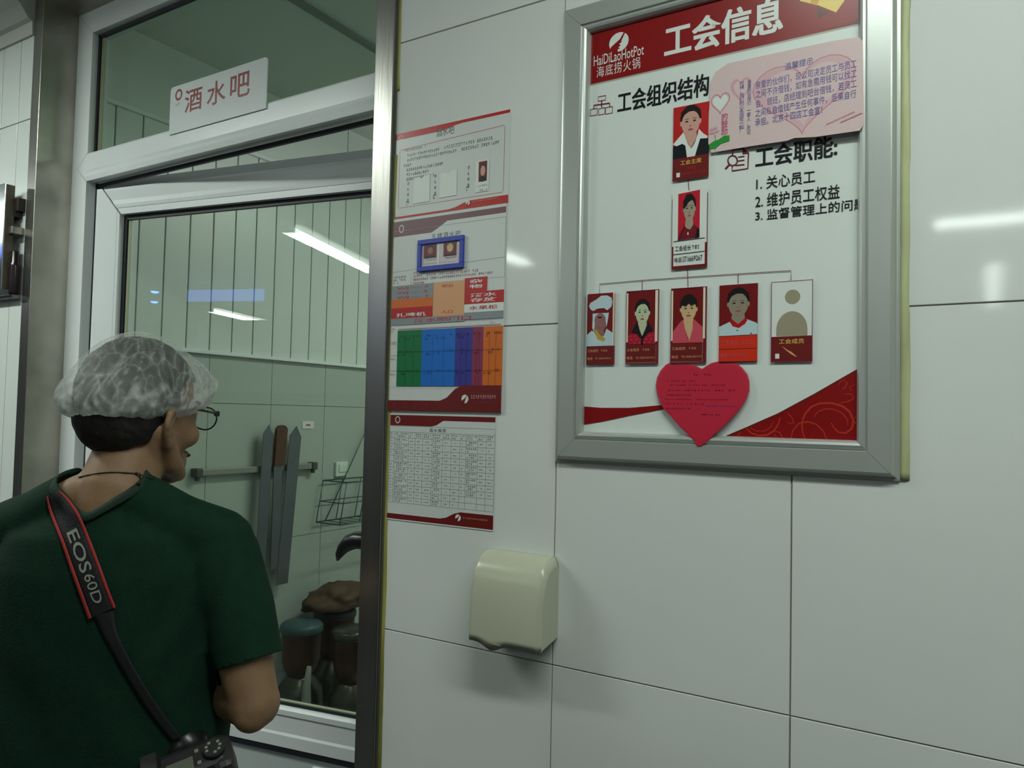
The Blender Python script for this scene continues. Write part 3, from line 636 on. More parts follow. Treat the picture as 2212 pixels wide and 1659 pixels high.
done(c, label='card of a person in a red patterned blouse with dark collar')
c = card(*rowc[2], PB)
head(c, .50, .72, .225, .155, SKINT, 'fringe')
c.q([(.06, .27), (.06, .42), (.26, .54), (.34, .58), (.50, .30), (.64, .58), (.92, .46), (.92, .27)], PINKS); c.q([(.36, .58), (.62, .58), (.62, .46), (.53, .29), (.40, .46)], SKINT)
c.q([(0, .30), (.06, .30), (.06, .97), (0, .97)], CREAMI); c.q([(.90, .32), (.96, .32), (.96, .99), (.90, .99)], CREAMI); strip(c, 1); c.stroke([c.M(.04, .02), c.M(.90, .02), c.M(.90, .9)], .0006, TAUPE); c.frame(*c.M(0, 0), *c.M(1, 1), .0009, WINE)
done(c, label='card of a person with a fringe in a pink shirt, middle of the row')
c = card(*rowc[3], PB)
head(c, .50, .755, .27, .165, SKIND)
c.q([(0, .34), (0, .46), (.28, .52), (.33, .55), (.50, .46), (.70, .55), (.95, .50), (1, .48), (1, .34)], PALEB)
c.q([(.28, .52), (.32, .56), (.50, .485), (.70, .57), (.74, .53), (.68, .485), (.52, .435), (.36, .46)], ink('red collar print', (175, 25, 25))); c.e(.48, .405, .016, .01, BLACK, n=8); c.e(.84, .36, .02, .01, BLACK, n=8)
c.q([(0, 0), (1, 0), (1, .345), (0, .335)], ORED); c.stroke([c.M(0, .335), c.M(1, .345)], .0009, BLACK); c.stroke([c.M(0, .165), c.M(1, .17)], .0009, BLACK); c.stroke([c.M(0, .005), c.M(1, .005)], .0009, BLACK)
c.t('工会成员:', .05, .215, .54, .29, PINKS); c.lines(*c.M(.60, .21), *c.M(.95, .295), PINKS, 1, ch=.0062, gaps=0, seed=12)
c.t('电话', .05, .05, .22, .125, PINKS); c.lines(*c.M(.24, .055), *c.M(.80, .125), PINKS, 1, ch=.0028, gaps=0, seed=13)
done(c, label='card of a person in a white jacket with red collar, over an orange red caption')
c = card(*rowc[4], WHITEI)
c.e(.52, .80, .185, .090, TAUPE, n=28); c.q([(.13, .32)] + [(.505+.375*math.cos(R(180-t)), .40+.225*math.sin(R(t))) for t in range(0, 181, 12)] + [(.88, .32)], TAUPE)
c.q([(0, 0), (1, 0), (1, .32), (0, .315)], MAROON); c.t('工会成员', .20, .225, .80, .285, GOLD2); c.q([(.11, .045), (.21, .045), (.21, .105), (.11, .105)], WHITEI)
c.stroke([c.M(.28, .195), c.M(.38, .15), c.M(.50, .11), c.M(.62, .065)], [.0004, .0014, .003, .001], PEACH); c.frame(*c.M(0, 0), *c.M(1, 1), .0009, WINE)
done(c, label='empty card with a grey figure silhouette, right end of the row')

# ---------------------------------------------- pink paper note stuck across the poster
NY = -.0183
N = Print(-.0183, -.0100/.22, .498)
out = [(1572, 137), (1650, 120), (1720, 105), (1800, 88), (1855, 80), (1864, 90), (1865, 180), (1866, 268), (1857, 282), (1760, 296), (1716, 298), (1700, 304), (1620, 316), (1536, 330), (1530, 310), (1531, 250), (1536, 175), (1546, 155)]
pts = [N.px(p) for p in out]
note = MB(); note.m(PINKP)
# paper with a gentle lift along the lower edge
ctr = Vector((sum(p[0] for p in pts)/len(pts), 0, sum(p[1] for p in pts)/len(pts)))
N.mb.m(PINKP); N.mb.prism([(x, NY, z) for x, z in pts], (0, .0004, 0))
N.poly(pts, PINKP)
def heart(cx, cz, w_, h_, n=40, tilt=0.0):
    o = []
    for i in range(n):
        t = 2*math.pi*i/n; x = 16*math.sin(t)**3; y = 13*math.cos(t)-5*math.cos(2*t)-2*math.cos(3*t)-math.cos(4*t)
        o.append((cx+w_*x/32+tilt*h_*(y+2)/30, cz+h_*(y+2)/30))
    return o
hc = N.px((1733, 208)); 
N.poly(heart(hc[0], hc[1], .148, .115), ink('soft rose shade print', (218, 180, 188))); N.poly(heart(hc[0]+.002, hc[1]+.001, .115, .095), PINKP)
N.stroke(heart(hc[0], hc[1], .148, .115), .0012, PINK3, closed=True)
h2 = N.px((1600, 195)); N.poly(heart(h2[0], h2[1], .032, .042), PINK2); N.poly(heart(h2[0]+.001, h2[1], .024, .032), PINKP); h3 = N.px((1556, 224)); N.stroke(heart(h3[0], h3[1], .030, .034), .0014, PINK3, closed=True); N.poly(heart(h3[0], h3[1], .024, .027), WHITEI)
def W(x, y): return (1500+x*.21698, y*.21698)
NF = Print(-.0105)
def nt(st, x0, yt, x1, yb, mt=BLUEV, **k): 
    a = NF.px(W(x0, yt)); b = NF.px(W(x1, yb)); N.text(st, a[0], b[1], b[0], a[1], mt, **k)
nt('温馨提示', 903, 640, 1188, 650)
nt('亲爱的伙伴们，现公司决定员工与员工', 612, 815, 1622, 694)
nt('之间不许借钱，如有急需用钱可以找工', 612, 905, 1622, 790)
nt('会、领班，店经理到吧台借钱，若员工', 612, 1000, 1622, 890)
nt('之间私自借钱产生任何事件，后果自行', 608, 1095, 1618, 990)
nt('承担。北京十四店工会宣！', 606, 1185, 1280, 1145)
nt(list('亲爱的伙伴们'), 528, 798, 566, 1045, BLUEV, vertical=True, line=.9); nt(list('一家人，无论'), 524, 1100, 562, 1335, BLUEV, vertical=True, line=.9)
nt(list('时候，我们的心永远在一起！'), 450, 812, 492, 1318, BLUEV, vertical=True, line=.9)
nt(list('的鼓励'), 266, 1130, 330, 1335, MAGENTA, vertical=True, line=.9)
a = N.px(W(1320, 1245)); b = N.px(W(1600, 1110)); N.k += 1
N.hold = True
for (xa, ya, xb, yb, sd) in ((1315, 1245, 1600, 1115, 2), (1455, 1225, 1670, 1130, 5)):
    n_ = 12
    for i in range(n_):
        u = xa+(xb-xa)*i/n_; v = ya+(yb-ya)*i/n_; p = N.px(W(u, v)); N.rect(p[0], p[1], p[0]+.0022, p[1]+.0022, PINK3)
N.hold = False
for q in ((170, 1290), (205, 1275), (225, 1305), (190, 1320), (160, 1325)): p = N.px(W(*q)); N.ell(p[0], p[1], .0035, .0022, PINK2, n=8)
N.stroke([N.px(W(*q)) for q in ((205, 1340), (215, 1420), (205, 1500))], .0008, ink('stem green print', (90, 130, 80)))
N.stroke([N.px(W(*q)) for q in ((150, 1465), (205, 1440), (255, 1410), (300, 1385), (350, 1375))], [.008, .012, .008, .011, .009], ink('leaf green print', (45, 150, 55)))
tag(N.build('pink_paper_note'), 'pale pink printed notice with a big heart outline taped over the poster', 'notice')
# ---------------------------------------------- crimson heart cut from paper
HYY = -.0182
def Hx(x, y): return (1400+x*.12658, 770+y*.12658)
ho = [(920, 210), (800, 150), (690, 130), (540, 130), (400, 118), (370, 108), (300, 140), (210, 240), (150, 360), (128, 490), (150, 640), (210, 810), (270, 900), (400, 1040), (560, 1220), (790, 1440), (815, 1500), (835, 1528), (905, 1525), (1000, 1455), (1200, 1270), (1400, 1080), (1560, 900), (1680, 720), (1728, 580), (1728, 420), (1690, 300), (1600, 190), (1510, 115), (1300, 105), (1190, 85), (1080, 110), (1000, 160)]
Hh = Print(HYY, cz=.012/.13, z0=1.59)
hp = [Vector((Hh.px(Hx(*q))[0], HYY, Hh.px(Hx(*q))[1])) for q in ho]
cx = sum(p.x for p in hp)/len(hp); cz = sum(p.z for p in hp)/len(hp)
# sheet with slightly curled rim: rim stands nearer the poster... inner field forward
Hh.mb.m(HEARTM)
def hring(k, y): return [(cx+(p.x-cx)*k, y, cz+(p.z-cz)*k) for p in hp]
Hh.mb.loft([hring(1.0, HYY+.0008), hring(1.0, HYY+.0005), hring(.95, HYY+.0001), hring(.86, HYY), hring(.86, HYY+.0004)], caps=False, smooth=False)
Hh.mb.poly(hring(.86, HYY))
def hl_(x0, y0, x1, y1, mt, n, sd, gaps=.15, ch=None):
    a = Hh.px(Hx(x0, y0)); b = Hh.px(Hx(x1, y1)); Hh.lines(a[0], min(a[1], b[1]), b[0], max(a[1], b[1]), mt, n, ch=ch, gaps=gaps, seed=sd)
hl_(730, 280, 1110, 340, HEART2, 1, 1, ch=.0042)
for i, (x0, y0, x1, mt) in enumerate(((320, 400, 850, HEART2), (320, 470, 1340, HEART2), (330, 560, 1510, HEART2), (310, 640, 760, HAIRP), (300, 715, 1400, HEART2), (300, 790, 980, HEART2), (310, 870, 740, HEART2), (915, 975, 1270, HEART2))):
    hl_(x0, y0, x1, y0+38, mt, 1, 20+i, gaps=.0 if mt is HAIRP else .2, ch=.0032 if i != 2 else .0055)
hl_(1000, 830, 1490, 868, NAVY, 1, 50, gaps=0, ch=.003)
tag(Hh.build('paper_heart'), 'crimson paper heart with faint writing stuck on the lower edge of the poster', 'notice')

# ================================================================== notices taped beside the door
def sheet(x0, z0, x1, z1, Y=-.0012):
    q = Print(Y); q.mb.m(PAPER).box(x0, x1, Y, Y+.0009, z0, z1, 0); q.rect(x0, z0, x1, z1, PAPER); q.b = (x0, z0, x1, z1)
    q.M = lambda u, v: (x0+(x1-x0)*u, z0+(z1-z0)*v); return q
def header(q, v0, v1, us, mt, top=True):
    M = q.M
    if top: q.poly([M(0, 1), M(0, v0), M(us-.09, v0), M(us-.03, v0+(v1-v0)*.25), M(us+.04, v0+(v1-v0)*.8), M(us+.10, v1), M(1, v1), M(1, 1)], mt)
    else: q.poly([M(0, 0), M(1, 0), M(1, v1), M(us+.09, v1), M(us+.03, v1-(v1-v0)*.25), M(us-.04, v0+(v1-v0)*.2), M(us-.10, v0), M(0, v0)], mt)
# 1: landscape sheet with bright red bands
q = sheet(-.3878, 2.0315, -.1112, 2.2085); M = q.M
header(q, .925, .965, .50, RED2); header(q, .022, .085, .60, RED2, False)
q.text('酒水吧', *M(.375, .865), *M(.535, .955), DGREY, off=.01)
q.stroke([M(.05+.02*math.cos(R(t)), .95+.022*math.sin(R(t))) for t in range(0, 360, 30)], .0012, PINK2, closed=True)
q.stroke([M(.05, .80), M(.04, .78), M(.04, .14), M(.05, .12), M(.95, .12), M(.96, .14), M(.96, .82), M(.95, .84)], .0010, ink('red rule print', (190, 85, 90)), closed=True)
for u0, v0, u1, v1, n_, sd in ((.08, .765, .30, .805, 1, 1), (.11, .70, .42, .745, 1, 2), (.45, .705, .88, .755, 1, 3), (.11, .645, .57, .69, 1, 4), (.60, .645, .93, .695, 1, 5), (.08, .585, .16, .63, 1, 6), (.11, .53, .45, .575, 1, 7), (.11, .475, .32, .52, 1, 8), (.11, .42, .38, .465, 1, 9)):
    q.lines(*M(u0, v0), *M(u1, v1), DGREY, n_, seed=sd, ch=.0052, gaps=.04)
for k_, u in enumerate((.12, .37, .66)):
    for j in range(4): q.lines(*M(u, .37-.065*j+.03*k_), *M(u+.025, .415-.065*j+.03*k_), DGREY, 1, ch=.0055, gaps=0, seed=30+j)
    q.lines(*M(u-.01, .13+.03*k_), *M(u+.03, .19+.03*k_), DGREY, 2, ch=.005, gaps=0, seed=40+k_)
for u in (.18, .42): q.poly([M(u, .145+.02*(u > .3)), M(u+.15, .145+.02*(u > .3)), M(u+.15, .455), M(u+.10, .45), M(u+.075, .42), M(u+.05, .445), M(u, .44)], WHITEI)
q.rect(*M(.73, .16), *M(.84, .50), WHITEI); q.rect(*M(.755, .27), *M(.825, .49), MAROON); q.ell(*M(.79, .40), .0065, .010, HAIRP, 14); q.ell(*M(.79, .385), .0055, .0105, SKINP, 14); q.ell(*M(.79, .30), .008, .006, HAIRP, 12)
q.lines(*M(.745, .21), *M(.84, .24), DGREY, 1, ch=.005, gaps=.1, seed=71); q.lines(*M(.745, .165), *M(.84, .19), DGREY, 1, ch=.005, gaps=.1, seed=72)
logo(q, *M(.67, .058), .010, .0085, WHITEI, RED2); q.lines(*M(.71, .05), *M(.93, .075), PEACH, 1, ch=.004, gaps=0, seed=77)
tag(q.build('bar_notice'), 'white landscape notice with bright red bands, topmost sheet beside the door', 'notice')
# 2: tall sheet with plan and coloured chart
q = sheet(-.3862, 1.6395, -.1145, 2.0305, -.0024); M = q.M
q.poly([M(0, .985), M(0, .905), M(.36, .905), M(.42, .925), M(.50, .955), M(1, .955), M(1, .985)], PURP)
q.rect(*M(0, .985), *M(1, 1), PAPER)
q.stroke([M(.075+.020*math.cos(R(t)), .945+.019*math.sin(R(t))) for t in range(0, 360, 30)], .0022, LGREY, closed=True)
q.text('五楼酒水吧', *M(.36, .868), *M(.62, .898), DGREY, off=.012, spacing=1.25)
q.frame(*M(.0, .645), *M(1, .935), .0007, GREYI); q.stroke([M(.0, .72), M(.93, .74), M(1, .74)], .0006, GREYI); q.stroke([M(.18, .645), M(.18, .705)], .0006, GREYI)
for u0, v0, u1, v1, n_, sd in ((.01, .655, .15, .70, 3, 1), (.20, .70, .70, .715, 1, 3), (.20, .682, .80, .698, 1, 4), (.20, .664, .92, .680, 1, 5), (.20, .647, .32, .660, 1, 6)): q.lines(*M(u0, v0), *M(u1, v1), ink('faded red print', (165, 95, 100)), n_, ch=.0048, gaps=.08, seed=sd)
q.rect(*M(0, .575), *M(.39, .645), GREYI); q.rect(*M(0, .505), *M(.39, .575), ORANGE); q.rect(*M(0, .475), *M(.39, .53), RED2)
for i in range(3): q.text('WJ — %d' % (3-i), *M(.05, .622-.024*i), *M(.34, .638-.024*i), SWIRL, off=.012)
q.rect(*M(.39, .475), *M(.67, .648), PEACH); q.text('吧台', *M(.47, .617), *M(.57, .634), SWIRL, off=.012); q.text('入口', *M(.47, .487), *M(.57, .504), SWIRL, off=.012)
q.stroke([M(.39, .475), M(.39, .65)], .0007, DGREY); q.stroke([M(.67, .49), M(.67, .655)], .0007, DGREY)
q.rect(*M(.67, .585), *M(.86, .655), RED2); q.rect(*M(.67, .525), *M(1, .585), RED2); q.rect(*M(.67, .485), *M(1, .525), WHITEI)
q.text('杂', *M(.71, .627), *M(.82, .646), WHITEI, off=.014); q.text('物', *M(.71, .602), *M(.82, .621), WHITEI, off=.014)
q.text('酒水', *M(.72, .558), *M(.94, .577), WHITEI, off=.014); q.text('存放', *M(.72, .534), *M(.94, .553), WHITEI, off=.014)
q.text('水果柜', *M(.71, .495), *M(.95, .515), SWIRL, off=.014); q.text('扎啤机', *M(.05, .482), *M(.33, .503), WHITEI, off=.014)
q.rect(*M(0, .442), *M(.67, .475), GREYI); q.rect(*M(.67, .45), *M(1, .485), GREYI); q.text('酒水吧门口', *M(.22, .448), *M(.73, .470), SWIRL, off=.014)
q.stroke([M(0, .44), M(1, .447)], .0006, GREYI)
q.lines(*M(.01, .40), *M(.05, .43), SWIRL, 2, ch=.004, gaps=0, seed=2); q.rect(*M(.075, .418), *M(.98, .423), ink('faint rose rule', (205, 180, 180))); q.lines(*M(.89, .424), *M(.94, .434), SWIRL, 1, ch=.003, gaps=0, seed=8)
for u0, u1, mt in ((.07, .30, GREENI), (.30, .60, BLUEI), (.60, .75, NAVY), (.75, .84, WINE), (.84, 1.0, ORANGE)): q.rect(*M(u0, .125), *M(u1, .412), mt)
for v in (.205, .285, .355): q.stroke([M(0, v), M(.07, v)], .0006, GREYI)
for j, v in enumerate((.34, .26, .18)): q.lines(*M(.01, v), *M(.055, v+.012), SWIRL, 1, ch=.004, gaps=0, seed=60+j)
for mt, u0, u1 in ((ink('dark green print', (14, 80, 45)), .07, .30), (ink('mid blue print', (22, 85, 165)), .30, .60), (ink('dark violet print', (42, 40, 110)), .60, .75), (MAROON, .75, .84), (BROWN, .84, 1.0)):
    for v in (.378, .30, .20): q.lines(*M(u0+.01, v-.02), *M(u1-.005, v+.01), mt, 2, ch=.0042, gaps=.55, seed=int(u0*100+v*50))
    for uu in (u0+(u1-u0)*.33, u0+(u1-u0)*.66): q.stroke([M(uu, .125), M(uu, .39)], .0005, mt)
    q.stroke([M(u0, .30), M(u1, .30)], .0005, mt); q.stroke([M(u0, .20), M(u1, .20)], .0005, mt)
q.stroke([M(0, .12), M(1, .12)], .0005, GREYI)
header(q, .052, .128, .58, MAROON, False); q.rect(*M(0, 0), *M(1, .010), PAPER) if False else None
for i in range(5): q.lines(*M(.05+.10*i, .015), *M(.085+.10*i, .045), WINE, 2, ch=.005, gaps=0, seed=90+i)
logo(q, *M(.70, .062), .016, .0165, WHITEI, MAROON); q.lines(*M(.75, .06), *M(.97, .085), PINK2, 1, ch=.0052, gaps=0, seed=95); q.lines(*M(.75, .038), *M(.97, .056), WINE, 1, ch=.0042, gaps=0, seed=96)
tag(q.build('duty_notice'), 'tall notice with floor plan and green, blue, orange chart, middle sheet beside the door', 'notice')
# 3: price list
q = sheet(-.3845, 1.4195, -.1285, 1.6335); M = q.M
q.poly([M(0.01, .985), M(0.01, .885), M(.42, .885), M(.47, .90), M(.53, .94), M(1, .94), M(1, .985)], MAROON)
header(q, .06, .135, .62, MAROON, False); q.rect(*M(0, 0), *M(1, .012), PAPER)
q.stroke([M(.085+.022*math.cos(R(t)), .94+.03*math.sin(R(t))) for t in range(0, 360, 30)], .002, LGREY, closed=True)
q.text('酒水推荐', *M(.40, .835), *M(.56, .868), DGREY, off=.012, spacing=1.3)
us = [.012, .055, .20, .265, .34, .43, .53, .61, .69, .745, .85, .925, .998]; v1_, v0_ = .825, .165
TL_ = ink('table rule print', (95, 125, 122))
q.stroke([M(us[0], v0_), M(us[0], v1_)], .0005, TL_); q.hold = True
for u in us: q.stroke([M(u, v0_), M(u, v1_)], .0005, TL_)
rows = 12
for i in range(rows+1): q.stroke([M(.012, v0_+(v1_-v0_)*i/rows), M(.998, v0_+(v1_-v0_)*i/rows)], .0005, TL_)
q.stroke([M(.012, .88), M(.998, .88), M(.998, v1_)], .0005, TL_)
for i in range(rows):
    for j in range(12):
        if i < 2 and j > 7: continue
        va = v0_+(v1_-v0_)*i/rows; hh = (v1_-v0_)/rows; wide = j in (1, 5, 9) or i == rows-1
        u0, u1 = us[j], us[j+1]
        if wide: q.lines(*M(u0+.008, va+hh*.1), *M(u1-.006, va+hh*.92), DGREY, 2, ch=.0046, gaps=.1, seed=i*13+j)
        else: q.lines(*M(u0+(u1-u0)*.25, va+hh*.35), *M(u1-(u1-u0)*.2, va+hh*.65), DGREY, 1, ch=.004, gaps=.1, seed=i*13+j)
q.hold = False
for i in range(5): q.lines(*M(.05+.11*i, .025), *M(.08+.11*i, .05), WINE, 1, ch=.005, gaps=0, seed=190+i)
logo(q, *M(.69, .085), .013, .0125, WHITEI, MAROON); q.lines(*M(.73, .08), *M(.96, .10), PEACH, 1, ch=.0044, gaps=0, seed=195)
tag(q.build('price_list'), 'white sheet with a fine price table between maroon bands, lowest beside the door', 'notice')
# blue magnetic badge frame on the tall notice
bt = [at(*p, -.006) for p in ((903, 519), (1003, 508), (1001, 578), (902, 587))]
bx0, bx1, bz0, bz1 = (bt[0].x+bt[3].x)/2, (bt[1].x+bt[2].x)/2, (bt[2].z+bt[3].z)/2, (bt[0].z+bt[1].z)/2
bd = empty('badge_frame', ((bx0+bx1)/2, -.0035, bz0), label='small blue plastic frame with two staff portraits on the tall notice', cat='badge')
def bpart(o): o.matrix_parent_inverse = Matrix.Translation(-bd.location); return o
m_ = MB(); fw = .0095
for a_ in ((bx0, bx1, bz0, bz0+fw), (bx0, bx1, bz1-fw, bz1), (bx0, bx0+fw, bz0+fw, bz1-fw), (bx1-fw, bx1, bz0+fw, bz1-fw)): m_.box(a_[0], a_[1], -.0085, -.0035, a_[2], a_[3], .0008)
bpart(m_.build('frame', mat('blue plastic', (.035, .06, .42), .35), bd))
q = Print(-.0048); q.mb.m(PAPER).box(bx0+fw, bx1-fw, -.0048, -.0038, bz0+fw, bz1-fw); W_ = bx1-bx0-2*fw; H_ = bz1-bz0-2*fw; M = lambda u, v: (bx0+fw+W_*u, bz0+fw+H_*v)
q.rect(*M(0, 0), *M(1, 1), ink('card print', (205, 198, 200)))
for u0, mt, sk, cl in ((.05, MAROON, SKINR, HAIRP), (.57, MAROON, SKINT, HAIRP)):
    q.rect(*M(u0, .36), *M(u0+.34, .97), mt); q.ell(*M(u0+.17, .76), W_*.085, H_*.17, HAIRP if u0 < .3 else ink('pale cap print', (170, 160, 130)), 14); q.ell(*M(u0+.17, .70), W_*.075, H_*.16, sk, 14); q.poly([M(u0, .36), M(u0+.06, .46), M(u0+.17, .42), M(u0+.28, .46), M(u0+.34, .36)], cl)
    q.lines(*M(u0+.05, .25), *M(u0+.36, .33), DGREY, 1, ch=.003, gaps=.1, seed=9)
q.rect(*M(.42, 0), *M(.46, 1), WHITEI); q.lines(*M(.05, .08), *M(.9, .14), PEACH, 1, ch=.003, gaps=.1, seed=10)
bpart(q.build('badge_card', bd))

# ================================================================== cream soap dispenser
dx0, dx1 = -.1385, .0105; dz0, dz1 = 1.2395, 1.3915
ds = empty('soap_dispenser', ((dx0+dx1)/2, 0, dz0), label='cream plastic wall dispenser with rounded cover and thumb lip under the notices', cat='dispenser')
def dsp(o): o.matrix_parent_inverse = Matrix.Translation(-ds.location); return o
m_ = MB(); nx = 25; rings = []
side = [(0.0, .1520), (.010, .1535), (.022, .1515), (.034, .146), (.045, .136), (.053, .122), (.058, .104), (.061, .084), (.063, .06), (.0645, .03), (.065, .012), (.065, .0)]
for i in range(nx+1):
    u = i/nx; x = dx0+(dx1-dx0)*u; e_ = min(u, 1-u)*(dx1-dx0)
    k = 1.0; rr = .008
    if e_ < rr: k = 1-(1-math.sqrt(max(0, 1-(1-e_/rr)**2)))*.11
    lip = math.exp(-((u-.36)/.13)**2)*.011
    if .22 > u: lip *= max(0, (u)/.22)
    ring = []
    for d_, z_ in side:
        zz = z_
        if z_ < .03: zz = z_-lip*(1-z_/.03)
        ring.append((x, -d_*k, dz0-.003+zz*(k if z_ > .1 else 1)+(.0 if z_ > .1 else 0)))
    ring += [(x, -.060*k, dz0+.000-lip*.9), (x, 0, dz0+.010)]
    rings.append(ring)
m_.m(CREAM).loft(rings)
dsp(m_.build('cover', CREAM, ds))
m_ = MB(); m_.box(dx0+.012, dx1-.012, -.056, -.004, dz0-.001, dz0+.004, .001); dsp(m_.build('base', mat('dark dispenser underside', (.07, .06, .05), .6), ds))
m_ = MB(); m_.tube([(dx0+.055, -.0655, dz0-.002), (dx0+.072, -.0655, dz0-.0025)], .0006, 6); dsp(m_.build('moulded_mark', mat('cream shade plastic', (.42, .44, .32), .4), ds))

# ================================================================== things inside the room, seen through the glass
def ixp(x, y, X=IX): return atX(x, y, X)
ra, rb_ = ixp(424, 1020, IX+.03), ixp(684, 1008, IX+.03); rz = (ra.z+rb_.z)/2
rail = empty('magnetic_tool_rail', (IX, (ra.y+rb_.y)/2, rz-.02), label='grey metal tool rail screwed to the pale wall inside the room', cat='tool rail')
def rp(o): o.matrix_parent_inverse = Matrix.Translation(-rail.location); return o
m_ = MB(); m_.box(IX+.012, IX+.03, ra.y, rb_.y, rz-.012, rz+.012, .002); rp(m_.build('bar', mat('dull grey metal', (.30, .31, .28), .45, .5), rail))
for yy in (ra.y+.012, rb_.y-.012):
    m_ = MB(); m_.box(IX, IX+.036, yy-.014, yy+.014, rz-.016, rz+.016, .003); m_.tube([(IX+.02, yy, rz-.016), (IX+.02, yy, rz-.03)], .009, 10); rp(m_.build('bracket', mat('dark grey bracket', (.07, .08, .07), .5), rail))
def blade(name, p_top, p_bot, wd, mt, label, cat, tip=True, X=.042, group=None):
    a = ixp(*p_top, IX+X); b = ixp(*p_bot, IX+X)
    hgt = a.z-b.z; m_ = MB(); y0 = a.y; dy = b.y-a.y
    outl = [(-wd/2, .94), (0, 1.0), (wd/2, .93), (wd/2, 0), (-wd/2, 0)] if tip else [(-wd/2, .90), (-wd*.3, .98), (0, 1), (wd*.3, .98), (wd/2, .90), (wd*.45, .0), (-wd*.45, 0)]
    e = empty(name, (IX+X, b.y, b.z), label=label, cat=cat, group=group)
    m_.prism([(0, o_[0]-dy*o_[1], hgt*o_[1]) for o_ in outl], (.003 if tip else .016, 0, 0)); m_.build('blade' if tip else 'handle', mt, e)
    return e, hgt
SB = mat('dull steel blade', (.16, .17, .19), .35, .6, var=.1, scale=8)
e, hgt = blade('long_knife', (580, 918), (560, 1240), .05, SB, 'long dull steel blade, left of those on the tool rail', 'knife')
e2, hgt = blade('long_knife', (640, 920), (608, 1262), .062, SB, 'long pointed steel blade, right of those on the tool rail', 'knife')
e3, h3_ = blade('wooden_handled_tool', (606, 918), (598, 1005), .055, mat('dark brown wood', (.10, .035, .016), .5, var=.3, scale=30), 'tool with round brown wooden handle standing between the steel blades', 'tool', tip=False, X=.034)
m_ = MB(); m_.box(.004, .009, -.022, .022, -.42, .0, .001); m_.build('blade', SB, e3)
# small label, switch plate
a = ixp(653, 910); b = ixp(677, 926); m_ = MB(); m_.box(IX-.001, IX+.002, a.y, b.y, b.z, a.z); o = loc(m_.build('wall_label', mat('white label', (.75, .75, .72), .4)), (IX, a.y, b.z)); tag(o, 'tiny white paper label on the pale inner wall above the tools', 'label')
m_ = MB(); m_.m(ink('faint red print on label', (180, 90, 90))); m_.box(IX+.002, IX+.0024, a.y+.02, b.y-.02, (a.z+b.z)/2-.004, (a.z+b.z)/2+.004); q_ = m_.build('print', None, o); q_.matrix_parent_inverse = Matrix.Translation(-o.location)
a = ixp(726, 998); b = ixp(744, 1028)
sw = empty('wall_switch', (IX, (a.y+b.y)/2, b.z), label='white wall socket plate above the hanging wire basket', cat='socket')
m_ = MB(); m_.box(IX-.002, IX+.012, a.y-.01, b.y+.01, b.z, a.z, .003); o = m_.build('plate', mat('white plastic plate', (.68, .76, .68), .3), sw); o.matrix_parent_inverse = Matrix.Translation(-sw.location)
m_ = MB(); m_.box(IX+.012, IX+.016, a.y+.006, b.y-.006, b.z+.02, a.z-.012, .001); o = m_.build('rocker', mat('white plastic plate', (.68, .76, .68), .3), sw); o.matrix_parent_inverse = Matrix.Translation(-sw.location)
# wire basket hanging on two slanting wires
WIRE = mat('green grey wire', (.10, .15, .14), .35, .7)
c1 = ixp(702, 1038, IX+.03); c2 = ixp(688, 1126, IX+.03)
by0, by1, bzt, bzb = c1.y, c1.y+.36, c1.z, ixp(688, 1128, IX+.03).z
bk = empty('wire_basket', (IX+.1, (by0+by1)/2, bzb), label='wire basket hanging by slanting wires on the inner wall beside the casing', cat='basket')
def wire(name, segs, r=.0022):
    m_ = MB()
    for s_ in segs: m_.tube(s_, r, 6)
    o = m_.build(name, WIRE, bk); o.matrix_parent_inverse = Matrix.Translation(-bk.location)
X0, X1 = IX+.02, IX+.16; sh = .035
def rect_(z, g=0): return [(X0, by0-g, z), (X1, by0-g, z), (X1, by1-g, z), (X0, by1-g, z), (X0, by0-g, z)]
wire('rim', [rect_(bzt)], .003); wire('middle_ring', [rect_((bzt+bzb)/2, sh/2)]); wire('base_ring', [rect_(bzb, sh)], .003)
for i in range(4): y = by0+(by1-by0)*i/3; wire('front_wire', [[(X1, y, bzt), (X1, y-sh, bzb)]])
for i in range(4): y = by0+(by1-by0)*i/3; wire('back_wire', [[(X0, y, bzt), (X0, y-sh, bzb)]])
for i in range(1, 6): y = by0+(by1-by0)*i/6; wire('base_wire', [[(X0, y-sh, bzb), (X1, y-sh, bzb)]], .0015)
for X_ in (X0, X1): wire('hanging_wire', [[(X_, by0+.02+(X_-X0), bzb), (IX+.02, by1+.03, bzt+.42)]], .0025)
